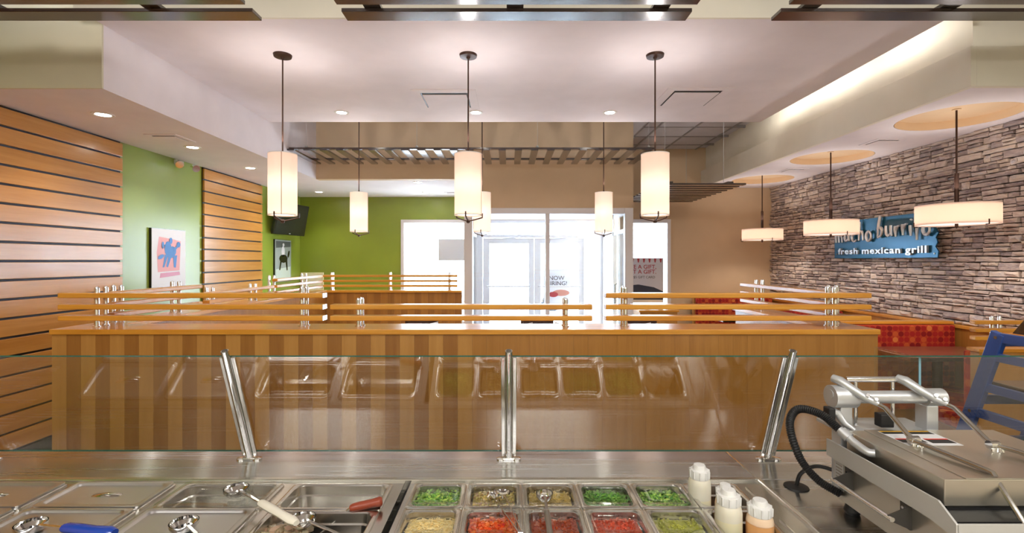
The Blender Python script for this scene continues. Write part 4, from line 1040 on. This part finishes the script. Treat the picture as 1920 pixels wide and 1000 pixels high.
# --- utensils
def cup_spoon(name, label, cup, end, zc, ze, r, grip_mat, grip_from=.45, grip_r=.011, cat='spoon', slots=False):
    """portion spoon: round cup at `cup`, handle rising to `end`"""
    cup = Vector((*cup, zc)); end = Vector((*end, ze)); t = thing(name, label, cat, cup, 'serving spoons')
    pr = [(r, .022), (r*.98, .012), (r*.75, .002), (r*.3, 0), (r*.28, .001), (r*.72, .004), (r*.94, .013), (r*.95, .022)]
    build(MB().lathe(pr, cup, 28, caps=False).lathe([(.001, 0), (r*.3, 0)], cup, 28, caps=False).lathe([(.001, .001), (r*.28, .001)], cup, 28, caps=False), 'bowl', M['chrome'], t)
    if slots:
        sl = MB()
        for k in range(8): a = 2*PI*k/8; sl.cyl((cup.x+r*.55*math.cos(a), cup.y+r*.55*math.sin(a), cup.z+.0035), (cup.x+r*.55*math.cos(a), cup.y+r*.55*math.sin(a), cup.z+.006), .003, 8)
        build(sl, 'drain_holes', M['black'], t)
    d_ = (end - cup); d2 = Vector((d_.x, d_.y, 0)).normalized()
    st = cup + d2*r + Vector((0, 0, .02))
    g0 = st.lerp(end, grip_from)
    build(MB().bar(st - d2*.008, g0 + d_.normalized()*.01, .009, .004), 'handle', M['chrome'], t, bevel=.001)
    if grip_mat:
        gl = [g0.lerp(end, q) for q in (0, .06, .3, .6, .9, 1)]
        build(MB().tube(gl, [grip_r*.8, grip_r, grip_r*1.05, grip_r*.95, grip_r*1.1, grip_r*.7], 12, ry=.75), 'grip', grip_mat, t)
    return t
def CP(px, py, z=CZ):   # point on the plane z below pixel (px,py) of the photograph
    D = (EYE - z)*920/(py - 489); return ((px-953)/920*D, D)
cup_spoon('portion_spoon', 'steel portion spoon with an ivory handle across the clear-lidded pan', CP(443, 925, .91), CP(556, 985, .93), .905, .935, .036, M['whitegrip'], .38, .013)
cup_spoon('ladle', 'round steel ladle lying on the meat pan, handle to the right', CP(567, 975, .90), CP(660, 1010, .92), .885, .915, .036, None, 1.0)
cup_spoon('slotted_spoon', 'perforated steel spoon on the plain lid, third pan from left', CP(345, 992, .90), CP(430, 1060, .92), .898, .92, .036, M['black'], .5, slots=True)
cup_spoon('slotted_spoon', 'steel spoon with a bright blue handle at the lower left', CP(58, 995, .90), CP(215, 1003, .92), .898, .925, .036, M['bluegrip'], .32, .016, slots=True)
cup_spoon('portion_spoon', 'steel spoon with a flat grey handle over the third cold pan', CP(1021, 935, .91), CP(1033, 1010, .93), .905, .925, .026, M['dsteel'], .35, .008)
# knife-like tool with brick-red grip lying in the open pan
t = thing('serving_spatula', 'spatula with a brick-red handle lying in the open empty pan', 'spatula', (*CP(690, 955, .885), .885))
p0 = Vector((*CP(656, 954, .900), .900)); p1 = Vector((*CP(717, 940, .912), .912))
build(MB().tube([p0.lerp(p1, q) for q in (0, .08, .35, .7, .93, 1)], [.009, .013, .0145, .0135, .016, .011], 12, ry=.9), 'grip', M['redgrip'], t)
build(MB().bar(p0 + (p0-p1).normalized()*.10 - Vector((0, 0, .06)), p0 + Vector((0, 0, .001)), .012, .003), 'blade', M['steel2'], t)
# tongs
t = thing('serving_tongs', 'steel scalloped tongs resting on the second cold pan', 'tongs', (*CP(940, 940, .91), .905))
a0 = Vector((*CP(935, 930, .915), .915)); a1 = Vector((*CP(976, 1000, .93), .93))
for s_ in (-1, 1):
    off = Vector((.008*s_, 0, .004*s_)); sd = (a1-a0).normalized()
    build(MB().bar(a0 + off*1.8 + sd*.02, a1 + off*.5, .012, .003, (1, 0, .3)), 'arm', M['chrome'], t, bevel=.001)
    hd = MB()
    hd.lathe([(.001, 0), (.016, .002), (.022, .007), (.021, .009), (.014, .004), (.001, .002)], a0 + Vector((.012*s_, .002, .004*s_)), 10, 1, .8, caps=False)
    for k in range(5):
        an = R(30+k*60); hd.cyl(a0 + Vector((.012*s_+.018*math.cos(an), .002+.016*math.sin(an), .007)), a0 + Vector((.012*s_+.024*math.cos(an), .002+.02*math.sin(an), .0)), .004, 6)
    build(hd, 'scalloped_head', M['chrome'], t)
build(MB().cyl(a1 + Vector((-.006, 0, 0)), a1 + Vector((.006, 0, 0)), .007, 12), 'pivot', M['chrome'], t)

# squeeze bottles
def sauce(name, c, top=(.86, .85, .80)):
    m = mat(name, c, .4); b = bsdf(m); b.inputs['Subsurface Weight'].default_value = .25; b.inputs['Subsurface Radius'].default_value = (.02, .015, .01); return m
CAPM = mat('bottle_cap', (.86, .86, .84), .35)
def bottle(x, y, top, r, cream, fill, label, fillz=.5):
    t = thing('squeeze_bottle', label, 'sauce bottle', (x, y, top-.175), 'squeeze bottles in the end pan')
    h = .135
    local(MB().lathe([(.001, 0), (r*.9, .001), (r, .008), (r, h*fillz)], n=28, caps=False), 'sauce_level', fill, t)
    local(MB().lathe([(r, h*fillz), (r, h-.022), (r*.93, h-.008), (r*.80, h)], n=28, caps=False), 'bottle_body', cream, t)
    cp = MB().lathe([(r*.84, h-.001), (r*.86, h+.022), (r*.80, h+.026), (.001, h+.026)], n=28, caps=False)
    for k in range(10): a = 2*PI*k/10; cp.bar((r*.84*math.cos(a), r*.84*math.sin(a), h+.002), (r*.86*math.cos(a), r*.86*math.sin(a), h+.024), .006, .004)
    cp.lathe([(r*.55, h+.026), (r*.55, h+.036), (r*.48, h+.040), (.001, h+.040)], n=20, caps=False)
    local(cp, 'cap', CAPM, t)
IV = sauce('ivory_plastic', (.84, .80, .66)); OR_ = sauce('orange_sauce', (.86, .45, .18)); CR = sauce('cream_sauce', (.88, .82, .56)); PK = sauce('peach_plastic', (.88, .66, .46))
bottle(.600, 1.54, .990, .034, IV, CR, 'ivory squeeze bottle standing farthest back in the end pan', .55)
bottle(.670, 1.515, .940, .030, PK, OR_, 'short orange squeeze bottle half hidden between the others', .7)
bottle(.617, 1.375, .990, .036, IV, CR, 'cream squeeze bottle at the front left of the bottle group', .7)
bottle(.700, 1.365, .965, .036, PK, OR_, 'orange squeeze bottle at the front right of the bottle group', .85)

# ------------------------------------------------------------------ sneeze guard
sgd = thing('sneeze_guard', 'tilted clear glass sneeze guard on steel posts along the counter', 'sneeze guard', (0, 1.82, CZ))
gb = Vector((0, 1.845, .912)); gt = Vector((0, 1.682, 1.300)); gd = (gt-gb).normalized(); gn = Vector((0, -gd.z, gd.y))
def gpt(x, s_, d): q = gb + gd*s_*(gt-gb).length + gn*d; return (x, q.y, q.z)
PXS = [-1.932, -.962, .002, .966, 1.93]
for a, b in zip([-2.9]+PXS, PXS+[2.9]):
    x0, x1 = a+.006, b-.006
    vs = [gpt(x0,0,0), gpt(x1,0,0), gpt(x1,1,0), gpt(x0,1,0), gpt(x0,0,-.008), gpt(x1,0,-.008), gpt(x1,1,-.008), gpt(x0,1,-.008)]
    build(MB().add(vs, [(3,2,1,0),(4,5,6,7)]), 'pane', M['guard'], sgd)
    ev = MB().add(vs, [(0,1,5,4),(1,2,6,5),(2,3,7,6),(3,0,4,7)])
    build(ev, 'polished_edge', M['edge'], sgd)
for x in PXS[:4]:
    pb = Vector((x, 1.832, CZ+.002)); pt_ = Vector((x, 1.668, 1.325)); pd = (pt_-pb).normalized(); fw = Vector((0, -pd.z, pd.y))
    build(MB().cyl(pb + fw*.004, pt_ + fw*.004, .0125, 20), 'post', M['chrome'], sgd)
    build(MB().lathe([(.0128, 0), (.012, .003), (.009, .0035)], (0, 0, 0), 20) if False else MB().cyl(pt_+fw*.004+pd*.0005, pt_+fw*.004+pd*.002, .009, 16), 'post_cap', M['dsteel'], sgd)
    for s_ in (-1, 1):
        q0 = pb + Vector((s_*.020, 0, 0)) + pd*.01 - fw*.002; q1 = pt_ - pd*.028 + Vector((s_*.020, 0, 0)) - fw*.002
        build(MB().bar(q0, q1, .014, .010, tuple(fw)), 'clamp_bar', M['steel2'], sgd, bevel=.002)
        build(MB().bar(q0 + fw*.0055 + Vector((-s_*.0085, 0, 0)), q1 + fw*.0055 + Vector((-s_*.0085, 0, 0)), .002, .002, tuple(fw)), 'gasket', M['edge'], sgd)
        build(MB().lathe([(.016, CZ), (.016, CZ+.006), (.006, CZ+.009)], (x+s_*.030, 1.823, 0), 16), 'foot_disc', M['chrome'], sgd)
    build(MB().box(x-.022, x+.022, 1.812, 1.845, CZ, CZ+.01), 'foot_plate', M['chrome'], sgd, bevel=.002)
# side glass beyond the grill
t = thing('side_screen', 'small upright side glass beyond the grill, with a bright edge', 'glass screen', (1.42, 1.75, CZ))
build(MB().box(1.417, 1.423, 1.695, 1.90, CZ, 1.295), 'pane', M['guard'], t)
build(MB().box(1.4165, 1.4235, 1.692, 1.695, CZ, 1.297), 'polished_edge', mat('bright_edge', (.25, .50, .62), .15), t)
# loose things on the deck at the right
t = thing('paper_tray', 'white paper sheets lying on the deck behind the grill', 'paper', (1.72, 1.78, CZ))
for k in range(3): build(MB().box(-.1, .1, -.05, .05, .001+.002*k, .0025+.002*k).mesh('sheet') and MB().box(1.60+.02*k, 1.82+.02*k, 1.72-.004*k, 1.83, CZ+.002*k+.0005, CZ+.002*k+.002), 'sheet', M['paper'], t)
t = thing('card_reader', 'black keypad lying on the counter deck at the far right', 'keypad', (1.83, 1.72, CZ))
build(MB().box(1.76, 1.90, 1.675, 1.715, CZ+.001, CZ+.028), 'body', M['blackp'], t, bevel=.005)
for k in range(6): build(MB().box(1.775+.019*k, 1.787+.019*k, 1.685, 1.705, CZ+.028, CZ+.031), 'key', M['dsteel'], t)

# ------------------------------------------------------------------ clamshell grill
gr = thing('contact_grill', 'stainless clamshell contact grill with lift arms on the right of the counter', 'grill', (1.18, 1.25, CZ))
GX0, GX1, GY0, GY1 = .966, 1.42, 1.06, 1.475
build(MB().box(GX0+.012, GX1, GY0+.02, GY1, CZ+.035, 1.052), 'base_body', M['gsteel'], gr, bevel=.003)
for x in (GX0+.04, GX1-.04):
    for y in (GY0+.05, GY1-.04): build(MB().lathe([(.018, CZ), (.022, CZ+.01), (.014, CZ+.036)], (x, y, 0), 14), 'foot', M['black'], gr)
# guard plate along the left side with a chamfered front end
gp = [(GY1+.01, 1.043), (GY1+.01, 1.092), (1.10, 1.092), (GY0-.005, 1.062), (GY0-.005, 1.030), (1.12, 1.040)]
build(MB().prism(gp[::-1], lambda a, b: (GX0-.003, a, b), lambda a, b: (GX0+.002, a, b)), 'side_guard', M['guardp'], gr, bevel=.001)
build(MB().box(GX0, GX1, GY0-.005, GY0, 1.028, 1.062), 'front_guard', M['guardp'], gr, bevel=.001)
build(MB().box(GX0+.002, GX1, GY0+.01, GY1, 1.055, 1.06), 'lower_plate', M['black'], gr)
# lid
LX0, LX1, LY0, LY1 = 1.0, 1.43, 1.125, 1.45
build(MB().box(LX0, LX1, LY0, LY1, 1.066, 1.128), 'lid_body', M['gsteel'], gr, bevel=.002)
build(MB().box(LX0+.05, LX1, LY0+.0, LY1-.002, 1.128, 1.1305), 'lid_step', M['gsteel'], gr, bevel=.001)
build(MB().box(LX0+.01, LX1, LY0+.005, LY1-.01, 1.056, 1.066), 'upper_plate', M['black'], gr)
for (px, py, w, m_, nm) in ((0, 0, 1, M['paper'], 'label_sheet'),):
    lx, ly = 1.10, 1.40
    lab = build(MB().box(lx-.02, lx+.13, ly-.075, ly+.035, 1.1305, 1.1310), 'label_sheet', M['paper'], gr)
    for (x0, x1, y0, y1, c) in ((-.018, .05, .012, .032, (.02, .02, .02)), (-.018, .05, .028, .034, (.8, .45, .02)), (.06, .125, .010, .032, (.02, .02, .02)), (.06, .125, .028, .034, (.8, .45, .02)),
                                (-.018, .05, -.055, -.03, (.02, .02, .02)), (-.018, .05, -.033, -.026, (.7, .04, .02)), (.06, .125, -.06, -.03, (.02, .02, .02)), (.06, .125, -.034, -.027, (.7, .04, .02))):
        build(MB().box(lx+x0, lx+x1, ly+y0, ly+y1, 1.1311, 1.1315 + (.0003 if max(c) > .1 else 0)), 'label_block', mat('label_ink', c, .5), lab)
# left side handle on brackets
for y in (1.39, 1.19):
    build(MB().prism([(0, 1.035), (0, .975), (-.055, 1.0), (-.058, 1.012)], lambda a, b: (GX0+.012+a, y-.001, b), lambda a, b: (GX0+.012+a, y+.002, b)).box(GX0+.008, GX0+.0125, y, y+.03, .975, 1.035), 'handle_bracket', M['bracket'], gr)
    for z in (.988, 1.022): build(MB().cyl((GX0+.004, y+.018, z), (GX0+.009, y+.018, z), .004, 10), 'screw', M['chrome'], gr)
build(MB().cyl((GX0-.042, 1.18, 1.006), (GX0-.042, 1.40, 1.006), .006, 14), 'tray_handle', M['steel2'], gr)
lb = build(MB().box(GX0+.0105, GX0+.012, 1.43, 1.468, .955, 1.035), 'rating_plate', M['alu'], gr)
for k in range(7): build(MB().box(GX0+.010, GX0+.0106, 1.436, 1.462, 1.025-.009*k, 1.028-.009*k), 'print_line', M['dsteel'], lb)
# rear frame
RY = 1.50
for x in (1.025, 1.285):
    build(MB().box(x-.018, x+.018, RY-.015, RY+.03, CZ+.03, 1.19), 'upright', M['alu'], gr, bevel=.003)
build(MB().box(1.01, 1.30, RY-.03, RY+.11, 1.105, 1.115), 'rear_shelf', M['alu'], gr, bevel=.002)
build(MB().cyl((1.02, RY, 1.213), (1.30, RY, 1.213), .019, 20), 'torque_tube', M['alu'], gr)
build(MB().cyl((.985, RY, 1.215), (1.055, RY, 1.215), .034, 28).cyl((.9835, RY, 1.222), (.985, RY, 1.222), .014, 16), 'hub', M['alu'], gr, bevel=.003)
build(MB().cyl((1.27, RY, 1.213), (1.325, RY, 1.213), .026, 24), 'hub', M['alu'], gr, bevel=.003)
build(MB().cyl((1.045, RY+.02, 1.262), (1.235, RY+.02, 1.262), .009, 14), 'spring_bar', M['chrome'], gr)
for x in (1.075, 1.19): build(MB().cyl((x, RY+.02, 1.12), (x, RY+.02, 1.26), .006, 10), 'spring_rod', M['chrome'], gr)
build(MB().box(1.125, 1.165, RY-.02, RY+.01, 1.125, 1.165), 'switch_box', M['black'], gr, bevel=.003)
def arm(x, xe, ye):
    a = MB().tube([(x-.03, RY+.02, 1.266), (x-.02, RY, 1.262), (x, RY-.02, 1.243), (x+.025, RY-.05, 1.222), (x+.045, RY-.07, 1.212)], [.012, .014, .013, .012, .008], 14)
    build(a, 'cast_arm', M['alu'], gr)
    build(MB().tube([(x+.040, RY-.065, 1.213), (x+.052, RY-.085, 1.205), (xe-.006, ye+.012, 1.155), (xe, ye, 1.148)], .0065, 12), 'lift_rod', M['steel2'], gr)
    build(MB().cyl((xe-.012, ye, 1.146), (xe+.012, ye, 1.146), .011, 14).cyl((xe, ye, 1.130), (xe, ye, 1.146), .007, 12).cyl((xe+.012, ye-.002, 1.130), (xe+.012, ye-.002, 1.140), .013, 14, .009), 'clevis', M['chrome'], gr)
    for q in ((x+.022, RY-.058, 1.232), (x+.038, RY-.07, 1.224)): build(MB().cyl(q, (q[0]-.004, q[1]-.006, q[2]+.004), .005, 10), 'bolt', M['chrome'], gr)
arm(1.035, 1.095, 1.325); arm(1.235, 1.275, 1.29)
build(MB().tube([(1.085, 1.325, 1.146), (1.10, 1.30, 1.143), (1.125, 1.155, 1.137), (1.13, 1.145, 1.135), (1.127, 1.09, 1.075), (1.125, 1.07, 1.055)], .0062, 12), 'lift_handle', M['steel2'], gr)
build(MB().tube([(1.275, 1.29, 1.146), (1.30, 1.25, 1.143), (1.32, 1.12, 1.137), (1.32, 1.08, 1.09)], .0062, 12), 'lift_handle', M['steel2'], gr)
build(MB().box(.965, .985, 1.475, 1.505, 1.145, 1.185), 'limit_switch', M['black'], gr, bevel=.003)
build(MB().tube([(.985, 1.49, 1.172), (1.0, 1.49, 1.165), (1.012, 1.475, 1.14), (1.03, 1.46, 1.125)], [.012, .012, .009, .007], 10), 'switch_bracket', M['alu'], gr)
# conduit elbow and corrugated hose
def arc(pts, k=8):
    out = []
    P = [Vector(p) for p in pts]; P = [P[0]*2-P[1]] + P + [P[-1]*2-P[-2]]
    for i in range(1, len(P)-2):
        for q in range(k):
            t_ = q/k
            out.append(.5*((2*P[i]) + (P[i+1]-P[i-1])*t_ + (2*P[i-1]-5*P[i]+4*P[i+1]-P[i+2])*t_*t_ + (3*P[i]-P[i-1]-3*P[i+1]+P[i+2])*t_**3))
    out.append(P[-2]); return out
build(MB().tube(arc([(.998, 1.335, 1.105), (.985, 1.345, 1.105), (.972, 1.375, 1.118), (.962, 1.40, 1.133), (.955, 1.415, 1.143)]), .011, 14).cyl((.957, 1.41, 1.140), (.966, 1.39, 1.127), .0145, 14), 'conduit_elbow', M['alu'], gr)
path = arc([(.955, 1.415, 1.143), (.925, 1.455, 1.175), (.885, 1.50, 1.175), (.872, 1.52, 1.12), (.89, 1.50, 1.03), (.925, 1.47, .975), (.975, 1.44, .945)], 26)
rs = [.0125 if i % 2 else .0102 for i in range(len(path))]
build(MB().tube(path, rs, 12), 'corrugated_hose', M['black'], gr)
gx, gy = CP(1493, 914)
cd = thing('cord_grommet', 'black round grommet with a power cord on the steel deck by the grill', 'cord', (gx, gy, CZ))
build(MB().lathe([(.038, CZ), (.036, CZ+.004), (.018, CZ+.008), (.001, CZ+.009)], (gx, gy, 0), 28), 'disc', M['black'], cd)
build(MB().tube(arc([(gx, gy, CZ+.005), (gx+.01, gy-.01, CZ+.05), (gx+.045, gy-.04, CZ+.085), (gx+.10, gy-.09, CZ+.08)]), .006, 10), 'cable', M['black'], cd)
